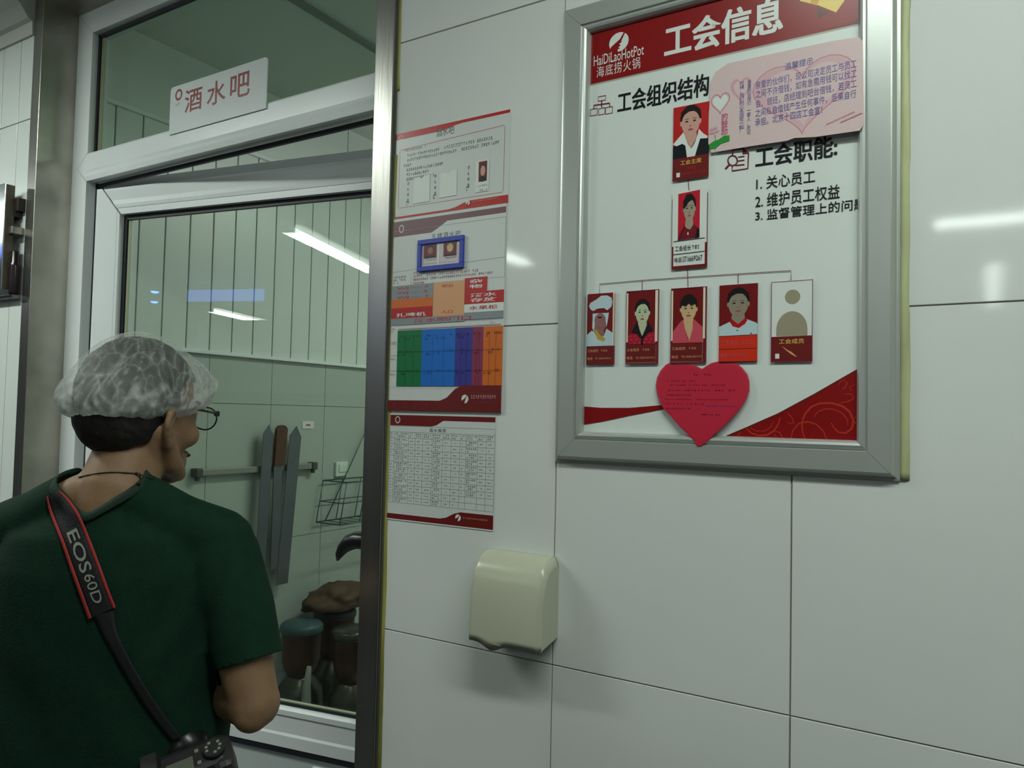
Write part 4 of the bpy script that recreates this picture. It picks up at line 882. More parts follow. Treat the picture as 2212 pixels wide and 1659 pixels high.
# low steel table with pressure jars
pt = at(650, 1540, 1.05)
tb = empty('low_table', (-1.45, 1.25, 0), label='low stainless table carrying the metal jars behind the door glass', cat='table')
def tp(o): o.matrix_parent_inverse = Matrix.Translation(-tb.location); return o
m_ = MB(); m_.box(-1.82, -1.05, .85, 1.75, .34, .37, .004); tp(m_.build('tabletop', STEELP, tb))
for x in (-1.79, -1.08):
    for y in (.88, 1.72): m_ = MB(); m_.tube([(x, y, 0), (x, y, .34)], .016, 10); tp(m_.build('leg', STEELP, tb))
JARM = mat('dark tarnished steel', (.10, .10, .085), .3, .9, var=.4, scale=9); JARB = mat('dark copper brown metal', (.08, .035, .02), .35, .6, var=.5, scale=12)
def jar(x, y, s, label, cloth=None, lid=None):
    e = empty('metal_jar', (x, y, .37), label=label, cat='jar', group=None)
    MB().lathe([(0.001, 0), (.085*s, 0), (.095*s, .02), (.10*s, .10), (.095*s, .17), (.06*s, .215), (.055*s, .225), (.001, .226)], n=32).build('body', JARM, e)
    MB().lathe([(0.055*s, .226), (.07*s, .25), (.078*s, .29), (.085*s, .40), (.085*s, .41), (.001, .412)], n=32).build('upper_vessel', JARB, e)
    MB().lathe([(.0855*s, .39), (.09*s, .395), (.09*s, .415), (.08*s, .425), (.02, .432), (.001, .433)], n=32).build('lid', lid or BLACKM, e)
    MB().tube([(0, .080*s, .25), (0, .105*s, .26), (0, .11*s, .34), (0, .084*s, .37)], .006, 8).build('handle', BLACKM, e)
    return e
jar(-1.665, 1.00, .93, 'dark metal jar with pale blue lid beside the man\'s elbow', lid=mat('pale blue green lid', (.035, .085, .09), .5))
jar(-1.45, 1.06, .90, 'dark metal jar with a steel cap next to the casing', lid=JARM)
# crumpled brown bag lying on the jars
m_ = MB(); bmb = bmesh.new(); bmesh.ops.create_icosphere(bmb, subdivisions=4, radius=1)
for v in bmb.verts:
    n_ = noise.noise(v.co*1.7+Vector((3, 1, 0)))*.35+noise.noise(v.co*4.5)*.14
    v.co = v.co*(1+n_); v.co.x *= .10; v.co.y *= .15; v.co.z *= .065
    if v.co.z < -.035: v.co.z = -.035
m_.m(mat('crumpled brown paper', (.075, .04, .018), .7, var=.35, scale=14, bump=.5, bscale=18)); m_.merge(bmb, True)
o = m_.build('brown_paper_bag'); o.location = (-1.70, 1.23, .842); tag(o, 'crumpled brown paper bag lying on top of the jars', 'bag')
jar(-1.72, 1.24, 1.0, 'metal jar at the back carrying the crumpled brown bag')
# white rolled cloth stuck between the jars
m_ = MB(); m_.tube([(-1.555, .93, .371), (-1.555, .93, .50), (-1.56, .935, .58), (-1.55, .935, .66)], [.012, .020, .016, .009], 10); tag(loc(m_.build('white_rag', mat('white cloth', (.3, .32, .28), .8, bump=.4, bscale=20)), (-1.555, .93, .371)), 'white twisted rag standing in front of the jars', 'rag')

# ================================================================== steel unit on the panelled wall at the far left
uz0, uz1 = 1.965, 2.262
un = empty('steel_wall_unit', (-1.95, 0, uz0), label='polished steel wall unit with dark canister at the far left of the door', cat='cabinet')
def up_(o): o.matrix_parent_inverse = Matrix.Translation(-un.location); return o
up_(MB().box(-2.12, -1.8745, -.054, -.050, 1.981, 2.302, .0012).build('front_plate', STEELP, un))
up_(MB().box(-1.8775, -1.8740, -.050, -.026, 1.981, 2.300, .0006).build('side_plate', mat('dull brown steel', (.16, .14, .11), .4, .6, var=.3, scale=12), un))
up_(MB().box(-2.12, -1.853, -.026, -.0045, 2.222, 2.262, .001).build('top_bracket', mat('dark brown steel', (.045, .035, .03), .4, .4), un))
up_(MB().box(-2.12, -1.868, -.026, -.0045, 2.205, 2.222).build('bracket_arm', BLACKM, un))
up_(MB().box(-2.12, -1.853, -.040, -.0045, 2.150, 2.172, .001).build('shelf', STEELR, un))
up_(MB().box(-2.12, -1.853, -.03, -.0045, 1.955, 1.966, .001).build('lower_shelf', STEELP, un))
cn = MB(); cn.lathe([(.001, 0), (.0145, 0), (.0150, .005), (.0150, .085), (.0145, .092), (.0115, .097), (.0110, .13), (.0085, .133), (.001, .134)], (-1.8640, -.0205, 1.967), 20)
up_(cn.build('canister', mat('dark maroon canister', (.02, .008, .012), .25), un))
# ================================================================== the man
RX, RY = -0.497, -0.498
HEAD_DIR = R(102.0-90); BODY = R(30.8)
Mb = Matrix.Translation((RX, RY, 0)) @ Matrix.Rotation(BODY, 4, 'Z')       # body frame: x right, y front
vr = Vector((0.518, 0.855, 0))
HC = Vector((RX, RY, 1.643)) + vr*0.026 + Vector((-.855, .518, 0))*0.01
Mh = Matrix.Translation(HC) @ Matrix.Rotation(HEAD_DIR, 4, 'Z') @ Matrix.Rotation(R(-4), 4, 'X')
man = empty('person', (RX, RY, 0), label='man seen from behind in dark green t-shirt and white hair net, wearing glasses', cat='person')
INV = Matrix.Translation((-RX, -RY, 0))
def mpart(o, parent=None):
    o.parent = parent or man
    if not parent: o.matrix_parent_inverse = INV
    return o
def to_mesh_obj(bm, name, voxel=None, smooth=0, mt=None):
    me = bpy.data.meshes.new(name); bm.to_mesh(me); bm.free()
    o = bpy.data.objects.new(name, me); COL.objects.link(o)
    if voxel:
        md = o.modifiers.new('r', 'REMESH'); md.mode = 'VOXEL'; md.voxel_size = voxel
        if smooth:
            ms = o.modifiers.new('s', 'SMOOTH'); ms.factor = 0.5; ms.iterations = smooth
        bpy.context.view_layer.update()
        dg = bpy.context.evaluated_depsgraph_get()
        me2 = bpy.data.meshes.new_from_object(o.evaluated_get(dg)); o.modifiers.clear(); o.data = me2; bpy.data.meshes.remove(me); me = me2
    me.materials.clear()
    if mt: me.materials.append(mt)
    for p in me.polygons: p.use_smooth = True
    return o
def ell(bm, c, r, M=Matrix(), rot=None, sub=3):
    mx = M @ Matrix.Translation(c) @ (rot or Matrix()) @ Matrix.Diagonal((*r, 1))
    bmesh.ops.create_icosphere(bm, subdivisions=sub, radius=1, matrix=mx)
def limb(bm, pts, rad, M=Matrix(), n=20, flat=1.0):
    """tapering capsule chain through pts"""
    pts = [M @ Vector(p) for p in pts]
    for i in range(len(pts)-1):
        a, b = pts[i], pts[i+1]; ra, rb_ = rad[i], rad[i+1]
        d = b-a; L = d.length; q = d.to_track_quat('Z', 'Y').to_matrix().to_4x4()
        rings = []
        for t, k in [(-1, 0), (-.87, .5), (-.5, .87), (0, 1)]: rings.append((t*ra, ra*k))
        for t, k in [(0, 1), (.5, .87), (.87, .5), (1, 0)]: rings.append((L+t*rb_, rb_*k))
        vs = []
        for z, r_ in rings:
            r_ = max(r_, 1e-4)
            vs.append([bm.verts.new(Matrix.Translation(a) @ q @ Vector((r_*math.cos(2*math.pi*j/n), r_*math.sin(2*math.pi*j/n)*flat, z))) for j in range(n)])
        for u, v in zip(vs, vs[1:]):
            for j in range(n): bm.faces.new([u[j], u[(j+1) % n], v[(j+1) % n], v[j]])
        bm.faces.new(list(reversed(vs[0]))); bm.faces.new(vs[-1])
def skin_mat(name, c, c2):
    m = mat(name, c, 0.62, var=.10, scale=30, bump=.12, bscale=300)
    b = m.node_tree.nodes['Principled BSDF']; b.inputs['Subsurface Weight'].default_value = .08; b.inputs['Subsurface Radius'].default_value = (.01, .004, .002); b.inputs['Subsurface Scale'].default_value = .5
    return m
SKIN = skin_mat('warm skin', (0.25, 0.145, 0.075), None)
def torso(bm, rows_, n=40):
    vs = [[bm.verts.new(Mb @ Vector((a_*math.copysign(abs(math.cos(t))**.86, math.cos(t)), yc+b_*math.copysign(abs(math.sin(t))**.86, math.sin(t)), z))) for t in [2*math.pi*k/n for k in range(n)]] for z, a_, b_, yc in rows_]
    for u, v in zip(vs, vs[1:]):
        for j in range(n): bm.faces.new([u[j], v[j], v[(j+1) % n], u[(j+1) % n]])
    bm.faces.new(vs[0]); bm.faces.new(list(reversed(vs[-1])))
# joints (body frame)
SHR, ELR, WRR = (.172, -.012, 1.405), (.236, -.050, 1.205), (.035, .170, 1.178)
SHL, ELL_, WRL = (-.178, -.012, 1.410), (-.240, -.040, 1.165), (-.055, .225, 1.205)
bm = bmesh.new()
# skull and face (head frame, x right, y front, origin mid skull)
ell(bm, (0, -.012, .012), (.074, .092, .088), Mh); ell(bm, (0, .022, -.03), (.064, .066, .075), Mh)
ell(bm, (0, .045, -.02), (.055, .046, .06), Mh); ell(bm, (0, .055, -.092), (.036, .034, .028), Mh); ell(bm, (0, .070, -.112), (.020, .018, .018), Mh)
for s_ in (-1, 1):
    ell(bm, (s_*.044, .050, -.048), (.020, .024, .022), Mh)            # cheekbones
    limb(bm, [(s_*.058, -.012, -.055), (s_*.048, .02, -.095), (s_*.018, .068, -.112)], [.017, .017, .014], Mh)    # jaw
    ell(bm, (s_*.030, .074, -.004), (.020, .012, .007), Mh, sub=2)                  # brow
    # ear: rim, lobe and concha wall
    er = [(s_*.068, -.004, -.020), (s_*.078, -.016, -.012), (s_*.084, -.030, -.020), (s_*.085, -.034, -.036), (s_*.079, -.028, -.052), (s_*.071, -.015, -.068), (s_*.067, -.006, -.064)]
    limb(bm, er, [.0055, .0055, .006, .0058, .006, .0075, .0055], Mh, n=10)
    limb(bm, [(s_*.069, -.012, -.024), (s_*.075, -.022, -.040), (s_*.068, -.010, -.056)], [.0085, .0075, .0075], Mh, n=10)
limb(bm, [(0, .086, -.012), (0, .099, -.038), (0, .104, -.053)], [.008, .0095, .0115], Mh, n=12)                   # nose
for s_ in (-1, 1): ell(bm, (s_*.011, .095, -.056), (.008, .009, .007), Mh, sub=2)
ell(bm, (0, .088, -.077), (.021, .010, .005), Mh, sub=2); ell(bm, (0, .087, -.085), (.018, .010, .006), Mh, sub=2)      # lips
# neck, trapezius
NB = (Mb.inverted() @ (Mh @ Vector((0, -.012, -.075))))
limb(bm, [tuple(NB), (.006, -.030, 1.50), (.0, -.028, 1.44)], [.052, .056, .066], Mb)
limb(bm, [(.035, -.045, 1.50), (.10, -.035, 1.455), (.155, -.015, 1.435)], [.034, .040, .040], Mb); limb(bm, [(-.035, -.045, 1.50), (-.10, -.035, 1.455), (-.155, -.015, 1.44)], [.034, .040, .040], Mb)
# sternomastoid cords
limb(bm, [tuple(Mb.inverted() @ (Mh @ Vector((.055, -.028, -.045)))), (.030, .015, 1.45)], [.013, .011], Mb)
# trunk
torso(bm, ((1.455, .10, .055, -.03), (1.42, .150, .085, -.018), (1.36, .160, .098, -.008), (1.27, .158, .106, .0), (1.15, .146, .100, .004), (1.05, .142, .100, .002), (.95, .155, .110, -.008), (.86, .16, .115, -.015)))
# arms
for SH, EL, WR in ((SHR, ELR, WRR), (SHL, ELL_, WRL)):
    limb(bm, [SH, tuple((Vector(SH)+Vector(EL))/2 + Vector((0, -.004, 0))), EL], [.052, .042, .036], Mb); limb(bm, [EL, tuple(Vector(EL).lerp(Vector(WR), .35)), WR], [.038, .040, .026], Mb)
    ell(bm, tuple(Vector(EL)+Vector((0, -.012, -.012))), (.027, .025, .027), Mb)
    d = (Vector(WR)-Vector(EL)).normalized(); sx = 1 if SH[0] > 0 else -1
    P0 = Vector(WR)+d*.045; rt = Vector((0, 0, 1)).cross(d).normalized()
    ell(bm, tuple(P0), (.030, .045, .018), Mb, rot=(Matrix.Rotation(math.atan2(-d.x, d.y), 4, 'Z')))
    for k, (of, ln_) in enumerate(((-.027, .062), (-.009, .074), (.009, .070), (.026, .056))):
        b0 = P0+d*.030+rt*of; m1 = b0+d*ln_*.5+Vector((0, 0, -.010)); e1 = b0+d*ln_*.75+Vector((0, 0, -.034))
        limb(bm, [tuple(b0), tuple(m1), tuple(e1)], [.0095, .0088, .0075], Mb, n=10)
    th0 = P0-rt*(.028)*sx*-1+d*-.02; limb(bm, [tuple(th0), tuple(th0+rt*.018*sx+d*.03), tuple(th0+rt*.012*sx+d*.058)], [.012, .010, .008], Mb, n=10)
# legs and feet
for s_ in (-1, 1):
    limb(bm, [(s_*.085, -.01, .90), (s_*.092, .01, .50), (s_*.095, -.01, .09)], [.085, .055, .040], Mb); limb(bm, [(s_*.095, -.02, .045), (s_*.105, .14, .035)], [.040, .030], Mb)
body = to_mesh_obj(bm, 'body', .0042, 4, SKIN); mpart(body)
# --------------------------- t-shirt
SHIRT = mat('dark green cotton', (0.0042, 0.027, 0.0145), 0.85, var=.12, scale=60, bump=.35, bscale=240, spec=.2)
bm = bmesh.new()
torso(bm, ((1.475, .10, .062, -.032), (1.445, .150, .088, -.022), (1.39, .172, .108, -.012), (1.30, .176, .118, -.004), (1.20, .174, .120, .0), (1.10, .175, .122, .0), (1.0, .180, .126, -.005), (.90, .188, .132, -.008), (.84, .19, .134, -.008)))
limb(bm, [(.045, -.045, 1.500), (.105, -.035, 1.462), (.165, -.015, 1.432)], [.040, .046, .050], Mb); limb(bm, [(-.045, -.045, 1.500), (-.105, -.035, 1.462), (-.175, -.015, 1.432)], [.040, .046, .050], Mb)
for SH, EL in ((SHR, ELR), (SHL, ELL_)):
    a = Vector(SH); b = Vector(EL); sd = 1 if a.x > 0 else -1
    limb(bm, [tuple(a+Vector((-.01*sd, 0, .004))), tuple(a.lerp(b, .35)+Vector((.004*sd, 0, 0))), tuple(a.lerp(b, .80)+Vector((.004*sd, 0, 0)))], [.061, .054, .049], Mb, n=26)
limb(bm, [(0, -.03, 1.50), (0, -.028, 1.42)], [.066, .085], Mb)
bm2 = to_mesh_obj(bm, 'tmp', .006, 5)
b = bmesh.new(); b.from_mesh(bm2.data); bpy.data.objects.remove(bm2)
MbI = Mb.inverted()
# folds
for v in b.verts:
    p = MbI @ v.co
    z = p.z
    f = noise.noise(Vector((p.x*7, p.y*7, p.z*2.2)))*.006 + noise.noise(Vector((p.x*16+p.z*9, p.y*16, p.z*5)))*.0025
    # diagonal drapes from the strap and under the arm
    f += math.sin((p.x*1.3+p.z)*38+noise.noise(p*6)*4)*.0020*max(0, 1-abs(p.z-1.15)/.22)
    f += math.sin((p.x*1.4-p.z*.6)*70+noise.noise(p*5)*2)*.0022*max(0, 1-((p.x-.13)**2+(p.z-1.33)**2)/.012)
    v.co += v.normal*f
def cut(b, co, no, cond=None):
    g = b.verts[:]+b.edges[:]+b.faces[:]
    r = bmesh.ops.bisect_plane(b, geom=g, plane_co=co, plane_no=no)
    return r
# hem
cut(b, Vector((0, 0, .90)), Vector((0, 0, -1))); bmesh.ops.delete(b, geom=[v for v in b.verts if v.co.z < .8995], context='VERTS')
# neckline: a plane tilted down towards the back, inside a cylinder round the neck
nc = Mb @ Vector((0, -.030, 1.513))
pls = [(Mb.to_3x3() @ Vector((-sx*.5, -sy*.55, 1))).normalized() for sy in (1, -1) for sx in (1, -1)]   # back pair, front pair
for n_ in pls: cut(b, nc, n_)
def over(v, n_): return (v.co-nc).dot(n_) > -1e-6
def strictly(v, n_): return (v.co-nc).dot(n_) > 2e-5
kill = []
for v in b.verts:
    p = MbI @ v.co
    if Vector((p.x, p.y+.03)).length > .115: continue
    for pr_ in (pls[:2], pls[2:]):
        if all(over(v, n_) for n_ in pr_) and all(strictly(v, n_) for n_ in pr_): kill.append(v); break
bmesh.ops.delete(b, geom=kill, context='VERTS')
nb = []
for e in b.edges:
    if len(e.link_faces) == 1:
        for v in e.verts:
            p = MbI @ v.co
            if p.z > 1.42 and Vector((p.x, p.y+.03)).length < .14: nb.append(p)
# sleeve ends
for SH, EL in ((SHR, ELR), (SHL, ELL_)):
    a = Mb @ Vector(SH); e = Mb @ Vector(EL); d = (e-a).normalized(); pc = a+d*(e-a).length*.72
    nn2 = (d + Vector((0, 0, -.0))).normalized()
    cut(b, pc, nn2)
    side = 1 if SH[0] > 0 else -1
    bmesh.ops.delete(b, geom=[v for v in b.verts if (v.co-pc).dot(nn2) > 1e-5 and (v.co-e).length < .16 and (v.co - (a+d*((v.co-a).dot(d)))).length < .085 and side*(MbI @ v.co).x > .184], context='VERTS')
sh = to_mesh_obj(b, 'shirt', None, 0, SHIRT); mpart(sh)
md = sh.modifiers.new('thick', 'SOLIDIFY'); md.thickness = .0028; md.offset = -1
# collar rib
NK = 48; ring = []
for k in range(NK):
    t0 = -math.pi+2*math.pi*k/NK; wsum = 0; acc = Vector()
    for p in nb:
        da = abs((math.atan2(p.y+.03, p.x)-t0+math.pi) % (2*math.pi)-math.pi)
        if da < .16: w_ = 1-da/.16; acc += p*w_; wsum += w_
    if wsum > 0: ring.append(acc/wsum)
ring = [(ring[i-1]+ring[i]*2+ring[(i+1) % len(ring)])/4 for i in range(len(ring))]
m_ = MB(); rr = []
for p in ring:
    d = Vector((p.x, p.y+.03, 0)).normalized(); up = Vector((0, 0, 1))
    q = [p-d*.0015+up*.004, p+d*.0015+up*.004, p+d*.009-up*.007, p+d*.006-up*.010]
    rr.append([Mb @ v for v in q])
m_.m(mat('dark green rib collar', (0.0042, 0.025, 0.014), .85, bump=.4, bscale=300)); m_.loft(rr+[rr[0]], caps=False)
collar = mpart(m_.build('collar'))
# --------------------------- trousers, shoes
bm = bmesh.new()
ell(bm, (0, -.008, .93), (.166, .116, .09), Mb); ell(bm, (0, -.02, .86), (.168, .125, .10), Mb)
for s_ in (-1, 1): limb(bm, [(s_*.085, -.01, .86), (s_*.094, .008, .48), (s_*.097, -.005, .07)], [.096, .073, .068], Mb)
mpart(to_mesh_obj(bm, 'trousers', .009, 4, mat('black trousers cloth', (.012, .012, .016), .8, bump=.2, bscale=100)))
for s_ in (-1, 1):
    bm = bmesh.new(); limb(bm, [(s_*.097, -.045, .046), (s_*.103, .05, .044), (s_*.110, .16, .034)], [.045, .046, .033], Mb)
    bmesh.ops.bisect_plane(bm, geom=bm.verts[:]+bm.edges[:]+bm.faces[:], plane_co=(0, 0, .004), plane_no=(0, 0, -1), clear_outer=True)
    mpart(to_mesh_obj(bm, 'shoe', None, 0, BLACKM))
# --------------------------- hair (cap of short hair round the back and sides)
HAIR = mat('short black hair', (.010, .008, .007), .7, var=.3, scale=80, bump=.8, bscale=180, stretch=(1, 1, .4))
bm = bmesh.new(); ell(bm, (0, -.012, .009), (.0790, .0970, .0930), Mh, sub=5); ell(bm, (0, -.035, -.025), (.068, .073, .066), Mh, sub=4)
t_ = to_mesh_obj(bm, 'tmp', .004, 3); b = bmesh.new(); b.from_mesh(t_.data); bpy.data.objects.remove(t_)
MhI = Mh.inverted(); kill = []
for v in b.verts:
    p = MhI @ v.co; v.co += v.normal*noise.noise(p*90)*.0012
    ang = math.atan2(abs(p.x), -p.y)       # 0 at nape, pi at front
    line = -.082 + .020*min(1, ang/.9) if ang < 1.25 else (-.050 if ang < 1.72 else .030+.02*(ang-1.72))
    line = -.080 if ang < .5 else (-.080+(ang-.5)*.035 if ang < 1.3 else (-.052+(ang-1.3)*.20 if ang < 1.75 else .038))
    if p.z < line+noise.noise(p*60)*.003: kill.append(v)
bmesh.ops.delete(b, geom=kill, context='VERTS')
mpart(to_mesh_obj(b, 'hair', None, 0, HAIR))
# --------------------------- hair net
net = bpy.data.materials.new('thin white hair net'); net.use_nodes = True; nt = net.node_tree; nt.nodes.clear()
o_ = nt.nodes.new('ShaderNodeOutputMaterial'); mx = nt.nodes.new('ShaderNodeMixShader'); tr_ = nt.nodes.new('ShaderNodeBsdfTransparent'); df = nt.nodes.new('ShaderNodeBsdfDiffuse'); tl_ = nt.nodes.new('ShaderNodeBsdfTranslucent'); ad = nt.nodes.new('ShaderNodeMixShader')
df.inputs[0].default_value = (.80, .84, .80, 1); tl_.inputs[0].default_value = (.75, .78, .75, 1); ad.inputs[0].default_value = .4
nt.links.new(df.outputs[0], ad.inputs[1]); nt.links.new(tl_.outputs[0], ad.inputs[2])
tc = nt.nodes.new('ShaderNodeTexCoord'); mp = nt.nodes.new('ShaderNodeMapping'); nt.links.new(tc.outputs['Object'], mp.inputs[0]); mp.inputs['Scale'].default_value = (1, 1, .7)
nz = nt.nodes.new('ShaderNodeTexNoise'); nz.inputs['Scale'].default_value = 14; nz.inputs['Detail'].default_value = 3; nt.links.new(mp.outputs[0], nz.inputs[0])
vm = nt.nodes.new('ShaderNodeVectorMath'); vm.operation = 'MULTIPLY_ADD'; nt.links.new(nz.outputs['Color'], vm.inputs[0]); vm.inputs[1].default_value = (.05, .05, .05); nt.links.new(mp.outputs[0], vm.inputs[2])
vo = nt.nodes.new('ShaderNodeTexVoronoi'); vo.feature = 'DISTANCE_TO_EDGE'; vo.inputs['Scale'].default_value = 30; nt.links.new(vm.outputs[0], vo.inputs['Vector'])
cr = nt.nodes.new('ShaderNodeValToRGB'); nt.links.new(vo.outputs['Distance'], cr.inputs[0]); e_ = cr.color_ramp.elements
e_[0].position = 0; e_[0].color = (.38, .38, .38, 1); e_[1].position = .15; e_[1].color = (.15, .15, .15, 1); q_ = e_.new(.04); q_.color = (.22, .22, .22, 1)
at_ = nt.nodes.new('ShaderNodeAttribute'); at_.attribute_name = 'gather'
sm = nt.nodes.new('ShaderNodeMath'); sm.operation = 'ADD'; sm.use_clamp = True; nt.links.new(cr.outputs[0], sm.inputs[0]); nt.links.new(at_.outputs['Fac'], sm.inputs[1])
nt.links.new(sm.outputs[0], mx.inputs[0]); nt.links.new(tr_.outputs[0], mx.inputs[1]); nt.links.new(ad.outputs[0], mx.inputs[2]); nt.links.new(mx.outputs[0], o_.inputs[0])
bm = bmesh.new(); bmesh.ops.create_icosphere(bm, subdivisions=6, radius=1)
# net frame: tilted so that the elastic runs from under the occiput to the brow
Mn = Mh @ Matrix.Translation((0, -.010, .012)) @ Matrix.Rotation(R(9), 4, 'X')
kill = []; gl = bm.verts.layers.float.new('gather')
for v in bm.verts:
    d = v.co.copy(); up = d.z
    ang = math.atan2(d.x, d.y)
    rx, ry, rz = .087, .104, .097
    # slack gathered over the rim: bulges outward low down, pulled in at the elastic
    belly = 1+.06*math.exp(-((up-.02)/.30)**2)
    fold = noise.noise(Vector((ang*4.5, up*1.6, 2)))*.055 + noise.noise(Vector((ang*11, up*5, 7)))*.035 + noise.noise(d*9)*.022
    lowk = min(1, max(0, (.75-up)/1.0))
    k = belly*(1+fold*(.35+lowk))
    if d.y > .35: k *= 1+.16*min(1, (d.y-.35)/.4)*max(0, 1-abs(up-.15)/.55)       # loose pouf in front
    if d.y < -.45: k *= 1+.09*max(0, 1-abs(up)/.5)
    p = Vector((d.x*rx*k, d.y*ry*k, up*rz*(k if up > -.2 else 1)))
    if up < -.24:
        t = min(1, (-.24-up)/.2); p.x *= 1-.12*t; p.y *= 1-.12*t; p.z = -.24*rz-(.014*t)+noise.noise(Vector((ang*9, 0, 1)))*.003
    v[gl] = .48*max(0, 1-abs(up+.27)/.30) + .55*max(0, abs(noise.noise(Vector((ang*5.5+up*2.5, up*1.2, 4))))*-9+1)*(.35+.65*lowk) + .3*max(0, abs(noise.noise(Vector((ang*9-up*3, up*2, 9))))*-10+1)*lowk + .30*max(0, (d.y-.6)/.4)+.25*max(0, (-d.y-.6)/.4)
    if up < -.44: kill.append(v)
    v.co = Mn @ p
bmesh.ops.delete(bm, geom=kill, context='VERTS')
mpart(to_mesh_obj(bm, 'hair_net', None, 0, net))
# --------------------------- glasses
FRM = mat('black glasses frame', (.012, .012, .014), .3)
gl_ = empty('glasses', (0, 0, 0)); gl_.parent = man; gl_.matrix_parent_inverse = INV; gl_.matrix_world = Mh
def gpart(m, name, mt):
    o = m.build(name, mt, gl_); return o
gy, gz = .106, -.014
for s_ in (-1, 1):
    m = MB(); rim = [(s_*(.033+.026*math.cos(R(t))), gy-.004*abs(math.cos(R(t))), gz-.004+.019*math.sin(R(t))) for t in range(0, 361, 18)]
    m.tube(rim, .0014, 8, caps=False); gpart(m, 'rim', FRM)
    m = MB(); m.poly([(p[0], p[1], p[2]) for p in rim[:-1]]); gpart(m, 'lens', glass('spectacle lens', (.93, .95, .93)))
    m = MB(); m.box(s_*.060-.001, s_*.060+.0015, gy-.012, gy, gz+.000, gz+.009, .001); m.tube([(s_*.061, gy-.008, gz+.005), (s_*.071, .060, gz+.006), (s_*.078, .0, gz+.008), (s_*.0785, -.018, gz+.004), (s_*.076, -.036, gz-.012)], .0021, 8); gpart(m, 'temple', FRM)
m = MB(); m.tube([(-.008, gy, gz+.004), (0, gy+.002, gz+.007), (.008, gy, gz+.004)], .0014, 8); gpart(m, 'bridge', FRM)
for s_ in (-1, 1):
    bm = bmesh.new(); ell(bm, (s_*.031, .0700, -.017), (.0115, .0115, .0115), Mh, sub=3); mpart(to_mesh_obj(bm, 'eye', None, 0, mat('eye white', (.6, .58, .54), .2)))
    bm = bmesh.new(); ell(bm, (s_*.031, .0808, -.017), (.005, .0022, .005), Mh, sub=2); mpart(to_mesh_obj(bm, 'iris', None, 0, BLACKP))
    bm = bmesh.new(); limb(bm, [(s_*.014, .086, .004), (s_*.030, .0855, .008), (s_*.048, .075, .004)], [.0022, .0028, .0018], Mh, n=8); mpart(to_mesh_obj(bm, 'eyebrow', None, 0, HAIR))
bm = bmesh.new(); ell(bm, (0, .0925, -.081), (.020, .0025, .005), Mh, sub=3); mpart(to_mesh_obj(bm, 'lips', None, 0, mat('lip skin', (.19, .085, .055), .55)))
# --------------------------- draping on the body and shirt
bpy.context.view_layer.update(); dg = bpy.context.evaluated_depsgraph_get()
def world_bvh(o):
    me = o.evaluated_get(dg).to_mesh(); return BVHTree.FromPolygons([o.matrix_world @ v.co for v in me.vertices], [tuple(p.vertices) for p in me.polygons])
bS, bB, bC = world_bvh(sh), world_bvh(body), world_bvh(collar)
def drape(x, y, off=.004, trees=None):
    r = ray(x, y); best = None
    for t in (trees or (bS, bB, bC)):
        h = t.ray_cast(CAM, r)
        if h[0] is not None and (best is None or h[3] < best[1]): best = (h[0], h[3], h[1])
    if best is None: return None
    return best[0]-r*off, best[2]
# black neck cord with a small knot
pts = [drape(x, y, .0015) for x, y in ((170, 1031), (190, 1026), (215, 1022), (240, 1020), (270, 1021), (295, 1023), (315, 1029), (332, 1036))]
pts = [p[0] for p in pts if p]
CORD = mat('black cord', (.008, .008, .008), .6)
if len(pts) > 3:
    cord = MB(); cord.tube(pts, .0011, 6); kd = [drape(x, y, .003) for x, y in ((302, 1022), (303, 1033), (300, 1044))]
    kd = [k[0] for k in kd if k]; cord.tube(kd, .0009, 6)
    tb_ = bmesh.new(); bmesh.ops.create_icosphere(tb_, subdivisions=2, radius=.0028, matrix=Matrix.Translation(kd[-1])); cord.merge(tb_, True)
    tb_ = bmesh.new(); bmesh.ops.create_icosphere(tb_, subdivisions=2, radius=.0024, matrix=Matrix.Translation(pts[5])); cord.merge(tb_, True)
    mpart(cord.build('neck_cord', CORD))
# --------------------------- camera on its strap
STRAP = mat('black woven strap', (.006, .006, .008), .7, bump=.4, bscale=400); REDE = mat('red strap edge', (.36, .02, .018), .6); LET = mat('pale strap lettering', (.30, .31, .27), .6)
DC = drape(405, 1655, .042)[0]
ca = empty('camera', tuple(DC), label='black camera hanging at the man\'s hip on a red-edged black strap', cat='camera')
def cpart(o): o.matrix_parent_inverse = Matrix.Translation(-DC); return o
def path(pts):
    out = []
    for x, y in pts:
        d = drape(x, y, .0035)
        out.append(d if d else None)
    return out
L_ = [(101, 1072), (104, 1095), (115, 1125), (133, 1170), (148, 1215), (162, 1255), (175, 1290), (192, 1337)]
R_ = [(127, 1060), (146, 1075), (166, 1102), (184, 1142), (203, 1190), (219, 1232), (233, 1272), (249, 1312)]
def bez(P_, n):
    out = []
    for i in range(n):
        t = i/(n-1)*(len(P_)-1); k = min(int(t), len(P_)-2); f = t-k
        p0 = P_[max(k-1, 0)]; p1 = P_[k]; p2 = P_[k+1]; p3 = P_[min(k+2, len(P_)-1)]
        out.append(tuple(.5*((2*p1[j])+(-p0[j]+p2[j])*f+(2*p0[j]-5*p1[j]+4*p2[j]-p3[j])*f*f+(-p0[j]+3*p1[j]-3*p2[j]+p3[j])*f**3) for j in (0, 1)))
    return out
LL, RR = bez(L_, 30), bez(R_, 30)
